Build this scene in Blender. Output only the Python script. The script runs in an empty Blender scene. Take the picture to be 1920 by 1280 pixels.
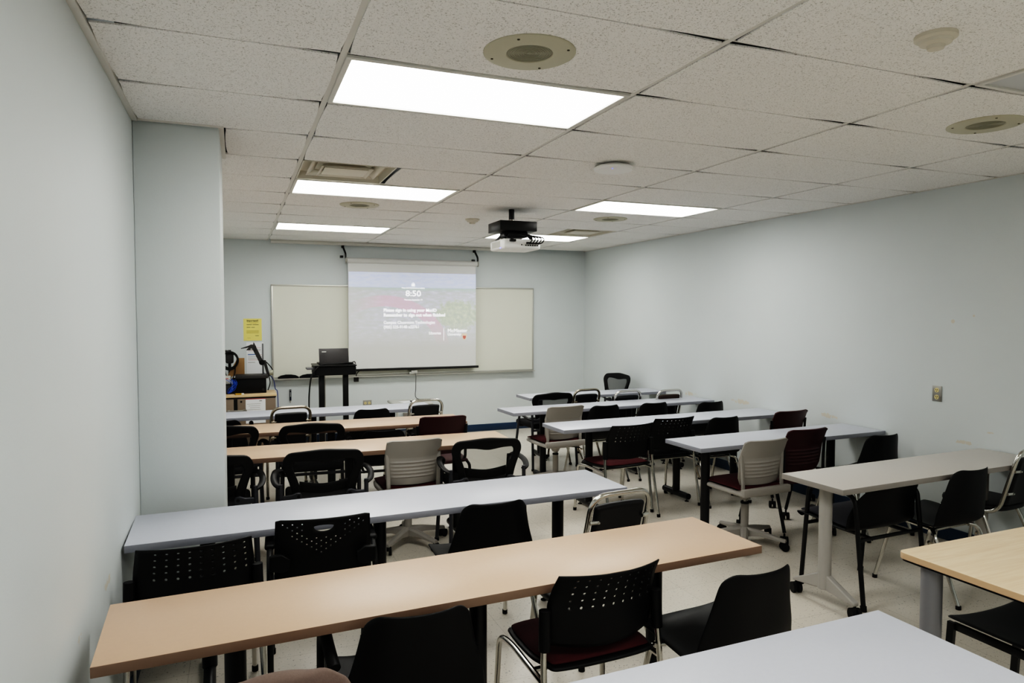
import bpy, bmesh, math, random
from mathutils import Vector, Matrix
R = math.radians
PI = math.pi
random.seed(7)
S = bpy.context.scene
C = S.collection
H = 2.625                      # ceiling height
XL, XR, YB, YF = -0.83, 4.515, 6.70, -4.35
T = 0.6096                     # ceiling grid module

# ------------------------------------------------------------------ materials
def lin(c):
    return tuple(((v / 255) / 12.92 if v / 255 <= .04045 else ((v / 255 + .055) / 1.055) ** 2.4) for v in c)

def mat(name, rgb, rough=.5, metal=0, spec=.5, noise=0, nscale=40, bump=0, bscale=200, emit=None, estr=0, coat=0):
    m = bpy.data.materials.new(name); m.use_nodes = True
    nt = m.node_tree; b = nt.nodes['Principled BSDF']
    col = lin(rgb) + (1,)
    b.inputs['Base Color'].default_value = col
    b.inputs['Roughness'].default_value = rough
    b.inputs['Metallic'].default_value = metal
    b.inputs['Specular IOR Level'].default_value = spec
    b.inputs['Coat Weight'].default_value = coat
    tc = None
    if noise or bump:
        tc = nt.nodes.new('ShaderNodeTexCoord')
    if noise:
        n = nt.nodes.new('ShaderNodeTexNoise'); n.inputs['Scale'].default_value = nscale; n.inputs['Detail'].default_value = 4
        nt.links.new(tc.outputs['Object'], n.inputs['Vector'])
        mx = nt.nodes.new('ShaderNodeMix'); mx.data_type = 'RGBA'
        mx.inputs[6].default_value = tuple(max(0, c * (1 - noise)) for c in col[:3]) + (1,)
        mx.inputs[7].default_value = tuple(min(1, c * (1 + noise)) for c in col[:3]) + (1,)
        nt.links.new(n.outputs['Fac'], mx.inputs[0]); nt.links.new(mx.outputs[2], b.inputs['Base Color'])
    if bump:
        n = nt.nodes.new('ShaderNodeTexNoise'); n.inputs['Scale'].default_value = bscale
        nt.links.new(tc.outputs['Object'], n.inputs['Vector'])
        bp = nt.nodes.new('ShaderNodeBump'); bp.inputs['Strength'].default_value = bump; bp.inputs['Distance'].default_value = .002
        nt.links.new(n.outputs['Fac'], bp.inputs['Height']); nt.links.new(bp.outputs['Normal'], b.inputs['Normal'])
    if emit:
        b.inputs['Emission Color'].default_value = lin(emit) + (1,); b.inputs['Emission Strength'].default_value = estr
    return m

def ramp(nt, stops):
    r = nt.nodes.new('ShaderNodeValToRGB')
    e = r.color_ramp.elements
    while len(e) < len(stops): e.new(.5)
    for k, (p, c) in enumerate(stops):
        e[k].position = p; e[k].color = c if len(c) == 4 else tuple(c) + (1,)
    return r

def nmath(nt, op, a, b=None, clamp=False):
    n = nt.nodes.new('ShaderNodeMath'); n.operation = op; n.use_clamp = clamp
    for k, v in enumerate((a, b)):
        if v is None: continue
        if isinstance(v, (int, float)): n.inputs[k].default_value = v
        else: nt.links.new(v, n.inputs[k])
    return n.outputs[0]

def nmix(nt, fac, a, b):
    n = nt.nodes.new('ShaderNodeMix'); n.data_type = 'RGBA'
    for i, v in ((0, fac), (6, a), (7, b)):
        if isinstance(v, (int, float)): n.inputs[i].default_value = v
        elif isinstance(v, tuple): n.inputs[i].default_value = v if len(v) == 4 else v + (1,)
        else: nt.links.new(v, n.inputs[i])
    return n.outputs[2]

def base(name):
    m = bpy.data.materials.new(name); m.use_nodes = True
    nt = m.node_tree
    g = nt.nodes.new('ShaderNodeNewGeometry')
    return m, nt, nt.nodes['Principled BSDF'], g.outputs['Position']

def mat_wall(scuffs=()):
    """pale blue-grey painted plaster; scuffs = boxes (min, max) where the paint is rubbed off in flakes"""
    m, nt, b, P = base('painted_wall')
    n = nt.nodes.new('ShaderNodeTexNoise'); n.inputs['Scale'].default_value = 1.4; n.inputs['Detail'].default_value = 3
    nt.links.new(P, n.inputs['Vector'])
    col = nmix(nt, n.outputs['Fac'], lin((206, 212, 213)), lin((214, 219, 219)))
    if scuffs:
        sx = nt.nodes.new('ShaderNodeSeparateXYZ'); nt.links.new(P, sx.inputs[0])
        f = nt.nodes.new('ShaderNodeTexNoise'); f.inputs['Scale'].default_value = 28; f.inputs['Detail'].default_value = 6; f.inputs['Roughness'].default_value = .65
        nt.links.new(P, f.inputs['Vector'])
        for (yc, zc, ry, rz, thr) in scuffs:
            dy = nmath(nt, 'DIVIDE', nmath(nt, 'SUBTRACT', sx.outputs['Y'], yc), ry)
            dz = nmath(nt, 'DIVIDE', nmath(nt, 'SUBTRACT', sx.outputs['Z'], zc), rz)
            d = nmath(nt, 'ADD', nmath(nt, 'MULTIPLY', dy, dy), nmath(nt, 'MULTIPLY', dz, dz))
            k = nmath(nt, 'SUBTRACT', 1.0, d, True)
            k = nmath(nt, 'MULTIPLY', k, f.outputs['Fac'])
            k = nmath(nt, 'GREATER_THAN', k, thr)
            col = nmix(nt, nmath(nt, 'MULTIPLY', k, .6), col, lin((208, 196, 174)))
    nt.links.new(col, b.inputs['Base Color'])
    b.inputs['Roughness'].default_value = .55; b.inputs['Specular IOR Level'].default_value = .3
    n2 = nt.nodes.new('ShaderNodeTexNoise'); n2.inputs['Scale'].default_value = 160
    nt.links.new(P, n2.inputs['Vector'])
    bp = nt.nodes.new('ShaderNodeBump'); bp.inputs['Strength'].default_value = .12; bp.inputs['Distance'].default_value = .002
    nt.links.new(n2.outputs['Fac'], bp.inputs['Height']); nt.links.new(bp.outputs['Normal'], b.inputs['Normal'])
    return m

def mat_tile():
    m, nt, b, P = base('mineral_fibre_tile')
    n = nt.nodes.new('ShaderNodeTexNoise'); n.inputs['Scale'].default_value = 175; n.inputs['Detail'].default_value = 2; n.inputs['Distortion'].default_value = .9
    nt.links.new(P, n.inputs['Vector'])
    n3 = nt.nodes.new('ShaderNodeTexNoise'); n3.inputs['Scale'].default_value = 260; n3.inputs['Detail'].default_value = 2
    nt.links.new(P, n3.inputs['Vector'])
    r = ramp(nt, [(0, (0, 0, 0)), (.59, (0, 0, 0)), (.64, (1, 1, 1)), (1, (1, 1, 1))]); nt.links.new(n.outputs['Fac'], r.inputs[0])
    base_c = nmix(nt, n3.outputs['Fac'], lin((236, 234, 230)), lin((247, 246, 244)))
    col = nmix(nt, nmath(nt, 'MULTIPLY', r.outputs[0], .55), base_c, lin((146, 141, 132)))
    nt.links.new(col, b.inputs['Base Color'])
    b.inputs['Roughness'].default_value = .95; b.inputs['Specular IOR Level'].default_value = .1
    bp = nt.nodes.new('ShaderNodeBump'); bp.invert = True; bp.inputs['Strength'].default_value = .5; bp.inputs['Distance'].default_value = .003
    nt.links.new(r.outputs[0], bp.inputs['Height']); nt.links.new(bp.outputs['Normal'], b.inputs['Normal'])
    return m

def mat_floor():
    m, nt, b, P = base('vinyl_composition_tile')
    br = nt.nodes.new('ShaderNodeTexBrick'); br.offset = 0; br.squash = 1
    br.inputs['Scale'].default_value = 1; br.inputs['Brick Width'].default_value = .3048; br.inputs['Row Height'].default_value = .3048
    br.inputs['Mortar Size'].default_value = .0011; br.inputs['Mortar Smooth'].default_value = .3; br.inputs['Bias'].default_value = 0
    br.inputs['Color1'].default_value = lin((226, 220, 209)) + (1,); br.inputs['Color2'].default_value = lin((222, 215, 203)) + (1,)
    br.inputs['Mortar'].default_value = lin((150, 142, 128)) + (1,)
    nt.links.new(P, br.inputs['Vector'])
    n = nt.nodes.new('ShaderNodeTexNoise'); n.inputs['Scale'].default_value = 100; n.inputs['Detail'].default_value = 1; n.inputs['Distortion'].default_value = .8
    nt.links.new(P, n.inputs['Vector'])
    r = ramp(nt, [(0, (0, 0, 0)), (.675, (0, 0, 0)), (.70, (1, 1, 1)), (1, (1, 1, 1))]); nt.links.new(n.outputs['Fac'], r.inputs[0])
    n4 = nt.nodes.new('ShaderNodeTexNoise'); n4.inputs['Scale'].default_value = 17; nt.links.new(P, n4.inputs['Vector'])
    r4 = ramp(nt, [(.42, lin((86, 84, 84))), (.5, lin((70, 96, 104))), (.58, lin((110, 96, 80)))]); nt.links.new(n4.outputs['Fac'], r4.inputs[0])
    n5 = nt.nodes.new('ShaderNodeTexNoise'); n5.inputs['Scale'].default_value = 85; n5.inputs['Detail'].default_value = 3; nt.links.new(P, n5.inputs['Vector'])
    c = nmix(nt, n5.outputs['Fac'], br.outputs['Color'], lin((215, 208, 196)))
    c = nmix(nt, nmath(nt, 'MULTIPLY', r.outputs[0], .55), c, r4.outputs[0])
    nt.links.new(c, b.inputs['Base Color'])
    b.inputs['Roughness'].default_value = .25
    return m

def mat_wood(name, c1, c2, scale=(2, 30, 30)):
    m = bpy.data.materials.new(name); m.use_nodes = True
    nt = m.node_tree; b = nt.nodes['Principled BSDF']
    tc = nt.nodes.new('ShaderNodeTexCoord'); mp = nt.nodes.new('ShaderNodeMapping'); mp.inputs['Scale'].default_value = scale
    nt.links.new(tc.outputs['Object'], mp.inputs['Vector'])
    n = nt.nodes.new('ShaderNodeTexNoise'); n.inputs['Scale'].default_value = 2.2; n.inputs['Detail'].default_value = 5; n.inputs['Distortion'].default_value = .6
    nt.links.new(mp.outputs[0], n.inputs['Vector'])
    r = ramp(nt, [(.3, lin(c1)), (.7, lin(c2))]); nt.links.new(n.outputs['Fac'], r.inputs[0])
    nt.links.new(r.outputs[0], b.inputs['Base Color']); b.inputs['Roughness'].default_value = .42
    return m

def mat_mesh(name, rgb, alpha):
    m = bpy.data.materials.new(name); m.use_nodes = True
    nt = m.node_tree; b = nt.nodes['Principled BSDF']
    b.inputs['Base Color'].default_value = lin(rgb) + (1,); b.inputs['Roughness'].default_value = .8
    b.inputs['Alpha'].default_value = alpha
    return m

M = dict(
    wall=mat_wall(),
    tile=mat_tile(), floor=mat_floor(),
    wall_r=mat_wall([(4.07, .755, .30, .045, .42), (3.2, .765, .30, .045, .42), (2.05, .775, .26, .045, .45), (.80, .752, .22, .028, .43), (.913, 1.63, .02, .02, .25), (.76, 1.67, .012, .012, .25), (.62, .85, .06, .012, .4)]),
    wall_l=mat_wall([(.30, .70, .16, .04, .42), (-.18, .70, .07, .03, .4)]),
    grid=mat('white_grid_metal', (214, 212, 206), .45),
    plenum=mat('dark_plenum', (14, 13, 12), 1),
    baseb=mat('blue_vinyl_base', (44, 66, 90), .4),
    grey=mat('grey_laminate', (196, 199, 208), .34, noise=.03, nscale=60),
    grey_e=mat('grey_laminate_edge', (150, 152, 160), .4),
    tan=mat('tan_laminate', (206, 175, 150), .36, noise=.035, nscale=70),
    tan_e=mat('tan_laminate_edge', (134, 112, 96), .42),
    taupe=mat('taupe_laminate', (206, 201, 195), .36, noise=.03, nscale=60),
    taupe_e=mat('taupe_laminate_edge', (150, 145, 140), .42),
    wood=mat_wood('pale_maple_laminate', (226, 199, 166), (238, 216, 186)),
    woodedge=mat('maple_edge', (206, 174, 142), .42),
    blk=mat('black_plastic', (18, 18, 19), .5, 0, .35, bump=.15, bscale=500),
    blkgloss=mat('black_shell_plastic', (16, 16, 17), .46, 0, .35, bump=.1, bscale=400),
    blksoft=mat('black_fabric', (22, 22, 24), .9, bump=.4, bscale=700),
    blkvinyl=mat('black_vinyl', (21, 21, 23), .45, bump=.2, bscale=300),
    brownvinyl=mat('brown_vinyl', (52, 36, 28), .45, bump=.2, bscale=300),
    greyseat=mat('charcoal_fabric', (58, 58, 64), .9, bump=.4, bscale=700),
    navy=mat('navy_fabric', (36, 44, 62), .9),
    blkmetal=mat('black_powder_coat', (17, 17, 18), .38),
    darkmetal=mat('dark_grey_metal', (68, 69, 74), .4, .4),
    chrome=mat('chrome', (205, 203, 198), .14, 1),
    brass=mat('dulled_chrome', (170, 162, 148), .24, 1),
    maroonf=mat('maroon_fabric', (72, 22, 27), .9, noise=.3, nscale=220, bump=.4, bscale=600),
    maroonp=mat('maroon_plastic', (62, 22, 26), .42, bump=.1, bscale=400),
    greyp=mat('warm_grey_plastic', (160, 156, 150), .5, bump=.1, bscale=400),
    greymetal=mat('warm_grey_metal', (168, 165, 160), .42),
    silver=mat('silver_paint', (140, 140, 144), .42, .3),
    tanf=mat('tan_upholstery', (116, 100, 92), .85, noise=.15, nscale=180, bump=.3, bscale=500),
    rubber=mat('black_rubber', (16, 16, 16), .75),
    steel=mat('brushed_steel', (168, 166, 160), .35, .8),
    ivory=mat('ivory_plastic', (226, 212, 160), .4),
    white=mat('white_plastic', (238, 238, 236), .4),
    offw=mat('cream_painted_steel', (190, 187, 168), .5),
    offw2=mat('speaker_grille', (158, 157, 142), .6),
    detector=mat('detector_plastic', (212, 206, 192), .5),
    slot=mat('dark_slot', (20, 18, 16), .8),
    board=mat('whiteboard_enamel', (222, 222, 210), .22, noise=.02, nscale=3),
    alu=mat('aluminium', (196, 195, 188), .38, .5),
    fabric=mat('screen_fabric', (222, 223, 221), .8),
    casing=mat('screen_casing', (206, 206, 203), .4),
    yellow=mat('yellow_paper', (236, 222, 138), .7),
    paper=mat('white_paper', (232, 234, 236), .7),
    ink=mat('dark_ink', (60, 58, 52), .8),
    inkl=mat('faded_ink', (150, 146, 140), .8),
    inky=mat('faded_ink_on_yellow', (176, 160, 78), .8),
    red=mat('red_ink', (170, 60, 66), .8),
    blue=mat('blue_ink', (96, 124, 168), .8),
    pink=mat('pink_ink', (206, 168, 164), .8),
    taupecab=mat('taupe_cabinet', (126, 112, 98), .5),
    cabtop=mat_wood('cabinet_maple', (206, 176, 138), (218, 192, 156)),
    card=mat('brown_cardboard', (164, 132, 94), .85),
    bluecable=mat('blue_cable', (28, 84, 176), .45),
    cable=mat('black_cable', (18, 18, 18), .5),
    gcable=mat('grey_cable', (80, 80, 82), .5),
    dgrey=mat('dark_grey_plastic', (52, 50, 50), .45),
    mgrey=mat('mid_grey_plastic', (110, 110, 112), .45),
    ltgrey=mat('light_grey_plastic', (186, 186, 180), .5),
    lamp=mat('light_diffuser', (250, 250, 248), .5, emit=(255, 254, 250), estr=15.0),
    lampoff=mat('unlit_diffuser', (196, 198, 200), .4),
    vent=mat('vent_metal', (222, 217, 204), .5),
    ventd=mat('screw_brown_grey', (92, 86, 74), .7),  # plain brown-grey of the speaker screws
    led=mat('blue_led', (80, 90, 255), .4, emit=(90, 100, 255), estr=6),
    webbing=mat_mesh('chair_mesh', (24, 23, 22), .45),
    webbing2=mat_mesh('chair_mesh_pale', (44, 44, 46), .70),
    slidetext=mat('projected_white', (250, 250, 255), .6, emit=(255, 255, 255), estr=1.6),
)

# ------------------------------------------------------------------ mesh builder
def fillet(pts, r, k=5, closed=False):
    pts = [Vector(p) for p in pts]
    n = len(pts); out = []
    for i, p in enumerate(pts):
        if not closed and i in (0, n - 1):
            out.append(p); continue
        a, c = pts[(i - 1) % n] - p, pts[(i + 1) % n] - p
        rr = min(r, a.length * .49, c.length * .49)
        if rr < 1e-5 or a.angle(c, 0) > PI - .02:
            out.append(p); continue
        s, e = p + a.normalized() * rr, p + c.normalized() * rr
        for q in range(k + 1):
            t = q / k
            out.append(s * (1 - t) ** 2 + p * 2 * t * (1 - t) + e * t * t)
    return out

def spline(pts, k=6):
    pts = [Vector(p) for p in pts]
    out = []
    for i in range(len(pts) - 1):
        p0, p1, p2, p3 = pts[max(i - 1, 0)], pts[i], pts[i + 1], pts[min(i + 2, len(pts) - 1)]
        for q in range(k):
            t = q / k
            out.append(.5 * ((2 * p1) + (p2 - p0) * t + (2 * p0 - 5 * p1 + 4 * p2 - p3) * t * t + (3 * p1 - p0 - 3 * p2 + p3) * t ** 3))
    out.append(pts[-1])
    return out

def interp(tab, v):
    for a, b in zip(tab, tab[1:]):
        if v <= b[0]:
            t = (v - a[0]) / (b[0] - a[0]); t = max(0, min(1, t))
            return a[1] + (b[1] - a[1]) * t
    return tab[-1][1]

class B:
    def __init__(s): s.bm = bmesh.new()
    def box(s, c, d, rz=0, bevel=0, rx=0, ry=0, seg=2):
        m = Matrix.Translation(c) @ Matrix.Rotation(rz, 4, 'Z') @ Matrix.Rotation(ry, 4, 'Y') @ Matrix.Rotation(rx, 4, 'X') @ Matrix.Diagonal((d[0], d[1], d[2], 1))
        r = bmesh.ops.create_cube(s.bm, size=1, matrix=m)
        if bevel:
            e = {e for v in r['verts'] for e in v.link_edges}
            bmesh.ops.bevel(s.bm, geom=list(e), offset=bevel, segments=seg, affect='EDGES', profile=.5, clamp_overlap=True)
        return s
    def tube(s, pts, r, n=10, closed=False, rad=0, flat=1.0, k=5, caps=True, up=(0, 0, 1)):
        """round (or, with flat != 1, oval) bar along a path"""
        pts = fillet(pts, rad, k, closed) if rad else [Vector(p) for p in pts]
        L = len(pts); rings = []
        def tan(i):
            a = pts[(i - 1) % L] if closed or i > 0 else pts[i]
            b = pts[(i + 1) % L] if closed or i < L - 1 else pts[i]
            return (b - a).normalized()
        t = tan(0); u = Vector(up)
        if abs(t.dot(u)) > .95: u = Vector((1, 0, 0)) if abs(t.x) < .9 else Vector((0, 1, 0))
        nrm = (u - t * u.dot(t)).normalized()
        for i in range(L):
            t = tan(i)
            nrm = (nrm - t * nrm.dot(t)).normalized(); bi = t.cross(nrm)
            rr = r[i] if isinstance(r, (list, tuple)) else r
            ph = PI / n if n == 4 else 0
            rings.append([s.bm.verts.new(pts[i] + (nrm * math.cos(2 * PI * k / n + ph) * flat + bi * math.sin(2 * PI * k / n + ph)) * rr) for k in range(n)])
        for i in range(L if closed else L - 1):
            a, b = rings[i], rings[(i + 1) % L]
            for k in range(n): s.bm.faces.new((a[k], a[(k + 1) % n], b[(k + 1) % n], b[k]))
        if not closed and caps:
            s.bm.faces.new(rings[0][::-1]); s.bm.faces.new(rings[-1])
        return s
    def cyl(s, p0, p1, r, n=16): return s.tube([p0, p1], r, n)
    def lathe(s, prof, c=(0, 0, 0), n=24, axis='Z'):
        rings = []
        for (r, z) in prof:
            ring = []
            for k in range(n):
                a = 2 * PI * k / n
                p = {'Z': (r * math.cos(a), r * math.sin(a), z), 'X': (z, r * math.cos(a), r * math.sin(a)), 'Y': (r * math.sin(a), z, r * math.cos(a))}[axis]
                ring.append(s.bm.verts.new((p[0] + c[0], p[1] + c[1], p[2] + c[2])))
            rings.append(ring)
        for a, b in zip(rings, rings[1:]):
            for k in range(n): s.bm.faces.new((a[k], a[(k + 1) % n], b[(k + 1) % n], b[k]))
        if prof[0][0] > 1e-4: s.bm.faces.new(rings[0][::-1])
        if prof[-1][0] > 1e-4: s.bm.faces.new(rings[-1])
        return s
    def prism(s, poly, axis, a, b):
        """polygon extruded along an axis from a to b; poly in the other two coordinates"""
        def P(p, h): return {'X': (h, p[0], p[1]), 'Y': (p[0], h, p[1]), 'Z': (p[0], p[1], h)}[axis]
        A = [s.bm.verts.new(P(p, a)) for p in poly]; Bv = [s.bm.verts.new(P(p, b)) for p in poly]
        n = len(poly)
        s.bm.faces.new(A); s.bm.faces.new(Bv[::-1])
        for k in range(n): s.bm.faces.new((A[k], Bv[k], Bv[(k + 1) % n], A[(k + 1) % n]))
        return s
    def sheet(s, f, nu, nv, hole=None, slot=None):
        """surface f(u in -1..1, v in 0..1) on a grid; hole(i, j) gives the radius of a round hole in a cell; slot = (i0, i1, j0, j1, shape)"""
        V = {}
        def pr(i, j): return (-1 + 2 * i / nu, j / nv)
        for i in range(nu + 1):
            for j in range(nv + 1):
                if slot and slot[0] < i < slot[1] and slot[2] < j < slot[3]: continue
                V[i, j] = s.bm.verts.new(f(*pr(i, j)))
        for i in range(nu):
            for j in range(nv):
                if slot and slot[0] <= i < slot[1] and slot[2] <= j < slot[3]: continue
                q = [V[i, j], V[i + 1, j], V[i + 1, j + 1], V[i, j + 1]]
                r = hole(i, j) if hole else None
                if not r: s.bm.faces.new(q); continue
                cu, cv = pr(i + .5, j + .5)
                lu = (Vector(f(cu + 1 / nu, cv)) - Vector(f(cu - 1 / nu, cv))).length
                lv = (Vector(f(cu, cv + .5 / nv)) - Vector(f(cu, cv - .5 / nv))).length
                o = []
                for k in range(8):
                    a = PI * 1.25 + k * PI / 4
                    o.append(s.bm.verts.new(f(cu + math.cos(a) * r / lu * 2 / nu, cv + math.sin(a) * r / lv / nv)))
                for k in range(4):
                    s.bm.faces.new((q[k], q[(k + 1) % 4], o[(2 * k + 2) % 8], o[2 * k + 1], o[2 * k]))
        if slot:
            i0, i1, j0, j1, sh = slot
            loop = [(i, j0) for i in range(i0, i1)] + [(i1, j) for j in range(j0, j1)] + [(i, j1) for i in range(i1, i0, -1)] + [(i0, j) for j in range(j1, j0, -1)]
            inner = [s.bm.verts.new(f(*sh(math.atan2((j - (j0 + j1) / 2) / (j1 - j0), (i - (i0 + i1) / 2) / (i1 - i0))))) for i, j in loop]
            n = len(loop)
            for k in range(n):
                s.bm.faces.new((V[loop[k]], V[loop[(k + 1) % n]], inner[(k + 1) % n], inner[k]))
        return s

def children(o): return [c for c in bpy.data.objects if c.parent == o]

def obj(name, b, m, parent=None, solid=0, sub=0, bev=0, ang=38, off=0, kind=None):
    me = bpy.data.meshes.new(name)
    bmesh.ops.recalc_face_normals(b.bm, faces=b.bm.faces)
    b.bm.to_mesh(me); b.bm.free()
    for mm in (m if isinstance(m, (list, tuple)) else [m]): me.materials.append(mm)
    me.shade_smooth()
    if not sub: me.set_sharp_from_angle(angle=R(ang))
    o = bpy.data.objects.new(name, me); C.objects.link(o)
    if parent: o.parent = parent
    if solid:
        md = o.modifiers.new('thickness', 'SOLIDIFY'); md.thickness = solid; md.offset = off
    if sub:
        md = o.modifiers.new('smooth', 'SUBSURF'); md.levels = sub; md.render_levels = sub
    if bev:
        md = o.modifiers.new('edges', 'BEVEL'); md.width = bev; md.segments = 2; md.limit_method = 'ANGLE'
    if kind: o['kind'] = kind
    return o

def thing(name, label, cat, loc=(0, 0, 0), rz=0, group=None):
    o = bpy.data.objects.new(name, None); C.objects.link(o); o.empty_display_size = .1
    o.location = loc; o.rotation_euler = (0, 0, rz)
    return tag(o, label, cat, group)

def tag(o, label, cat, group=None):
    o['label'] = label; o['category'] = cat
    if group: o['group'] = group
    return o

def struct(name, b, m, parent=None, **k):
    o = obj(name, b, m, parent, **k)
    if not parent: o['kind'] = 'structure'
    return o

def dup(o, parent=None):
    c = o.copy(); C.objects.link(c)
    if parent: c.parent = parent
    for ch in children(o): dup(ch, c)
    return c

class Kind:
    """one prototype; the first placement uses it, later ones copy it"""
    def __init__(s, make, cat, group): s.make, s.cat, s.group, s.proto, s.used = make, cat, group, None, False
    def put(s, x, y, rz, label, sc=1):
        if s.proto is None: s.proto = s.make()
        o = s.proto if not s.used else dup(s.proto)
        s.used = True
        o.location = (x, y, 0); o.rotation_euler = (0, 0, R(rz)); o.scale = (sc, sc, sc)
        tag(o, label, s.cat, s.group)
        return o

# ------------------------------------------------------------------ the room
struct('floor', B().box(((XL + XR) / 2, (YF + YB) / 2, -.05), (XR - XL + .4, YB - YF + .4, .1)), M['floor'])
struct('wall_left', B().box((XL - .06, (YF + YB) / 2, H / 2 + .15), (.12, YB - YF + .24, H + .3)), M['wall_l'])
struct('wall_right', B().box((XR + .06, (YF + YB) / 2, H / 2 + .15), (.12, YB - YF + .24, H + .3)), M['wall_r'])
struct('wall_back', B().box(((XL + XR) / 2, YB + .06, H / 2 + .15), (XR - XL, .12, H + .3)), M['wall'])
struct('wall_front', B().box(((XL + XR) / 2, YF - .06, H / 2 + .15), (XR - XL, .12, H + .3)), M['wall'])
struct('wall_column', B().box(((XL - .445) / 2, 1.555, H / 2), (XL * -1 - .445, .69, H), bevel=.006), M['wall'])
for nm, c, d in (('back', ((XL + XR) / 2, YB - .004, .05), (XR - XL, .008, .10)), ('right', (XR - .004, (YF + YB) / 2, .05), (.008, YB - YF, .10)),
                 ('left', (XL + .004, (YF + YB) / 2, .05), (.008, YB - YF, .10)), ('front', ((XL + XR) / 2, YF + .004, .05), (XR - XL, .008, .10)),
                 ('column_face', ((XL - .445) / 2, 1.206, .05), (.385, .008, .10)), ('column_side', (-.441, 1.555, .05), (.008, .70, .10))):
    struct('baseboard_' + nm, B().box(c, d, bevel=.003), M['baseb'])

# ceiling: every lay-in tile bows a little, so a dark gap opens at the corners of the grid
XLINES = [-2 * T, 0, 2 * T, 4 * T, 6 * T, 8 * T]
LIGHTS = {(0, 0), (0, 4), (0, 8), (2, 4), (2, 8), (2, -2), (0, -4), (2, -5)}       # (column, row) of the light panels
VENTS = {(0, 3): 0, (2, 7): 1}
def tile(b, x0, x1, y0, y1, z=H - .004, th=.006):
    pts = []
    def edge(ax, ay, bx, by, nx, ny, cin, mid):
        n = 14
        for k in range(n):
            t = k / n; w = abs(2 * t - 1) ** 2.6
            ins = mid + (cin - mid) * w
            pts.append((ax + (bx - ax) * t + nx * ins, ay + (by - ay) * t + ny * ins))
    e = .016
    edge(x0 + e, y0, x1 - e, y0, 0, 1, .020, .0030)
    edge(x1, y0 + e, x1, y1 - e, -1, 0, .0200, .0110)
    edge(x1 - e, y1, x0 + e, y1, 0, -1, .020, .0030)
    edge(x0, y1 - e, x0, y0 + e, 1, 0, .0200, .0110)
    b.prism(pts, 'Z', z, z + th)
tb = B()
for i in range(5):
    for j in range(-8, 11):
        ci = i - 1
        x0, x1, y0, y1 = max(XLINES[i], XL + .012), min(XLINES[i + 1], XR - .012), max(j * T, YF), min((j + 1) * T, YB)
        if j == 10: y1 = YB - .10 if ci >= 0 else YB - .012
        if y1 - y0 < .05: continue
        if (ci, j) in LIGHTS: continue
        if (ci, j) in VENTS:
            side = VENTS[ci, j]; xm = (x0 + x1) / 2
            tile(tb, *((xm, x1) if side == 0 else (x0, xm)), y0, y1); continue
        if ci == -1 and j == 2: x0 = -.43
        if ci == -1 and j == 3: pass
        tile(tb, x0, x1, y0, y1)
ceil = struct('ceiling', tb, M['tile'])
g = B()
for x in XLINES[1:-1]: g.box((x, (YF + YB) / 2, H + .002), (.024, YB - YF, .003))
for j in range(-7, 11): g.box(((XL + XR) / 2, j * T, H + .004), (XR - XL, .0065, .003))
obj('ceiling_runners', g, M['grid'], ceil)
obj('ceiling_void', B().box(((XL + XR) / 2, (YF + YB) / 2, H + .28), (XR - XL + .2, YB - YF + .2, .02)), M['plenum'], ceil)
for k, (c, d) in enumerate((((XL + .012, (YF + 1.2) / 2, H - .005), (.024, 1.2 - YF, .020)), ((XR - .010, (YF + YB) / 2, H - .001), (.020, YB - YF, .012)),
                            (((XL - .445) / 2, 1.196, H - .004), (.40, .012, .016)), ((-.436, 1.56, H - .005), (.026, .72, .018)),
                            ((-.415, YB - .010, H - .001), (.83, .020, .012)))):
    struct('trim_%d' % (k + 1), B().box(c, d, bevel=.001), M['grid'])
struct('trim_6', B().tube([(.03, YB - .045, H - .012), (3.4, YB - .045, H - .012)], .032, 12), M['grid'])
struct('trim_7', B().box((1.72, YB - .086, H + .002), (3.4, .010, .012)), M['grid'])

# ------------------------------------------------------------------ ceiling fittings
def make_light(on=True):
    r = thing('ceiling_light', '', 'light')
    f = B()
    for sy in (-1, 1): f.box((0, sy * (T / 2 - .022), -.002), (2 * T - .024, .022, .012), bevel=.002)
    for sx in (-1, 1): f.box((sx * (T - .022), 0, -.002), (.022, T - .06, .012), bevel=.002)
    obj('frame', f, M['grid'], r)
    obj('diffuser', B().box((0, 0, .004), (2 * T - .06, T - .06, .006)), M['lamp' if on else 'lampoff'], r)
    return r
LL = {(0, 0): 'largest lit ceiling panel, in front of the nearest round speaker',
      (0, 4): 'lit ceiling panel directly beyond the square air vent on the left',
      (0, 8): 'lit ceiling panel farthest away on the left, near the projection screen',
      (2, 4): 'lit ceiling panel on the right, between the wireless disc and the far right speaker',
      (2, 8): 'lit ceiling panel partly hidden behind the ceiling projector',
      (2, -5): 'unseen lit ceiling panel added as fill at the rear right, behind the unlit panel',  # out-of-view panel, put in as fill light for the right foreground
      (0, -4): 'lit ceiling panel overhead behind the nearest round speaker'}
on = None
for (c, rr), lab in LL.items():
    o = make_light() if on is None else dup(on)
    on = on or o
    o.location = (c * 2 * T + T, (rr + .5) * T, H)
    tag(o, lab, 'light', 'lit ceiling panels')
o = make_light(False); o.location = (5 * T, -1.5 * T, H); tag(o, 'unlit grey ceiling panel cut off by the right edge', 'light')

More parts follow.
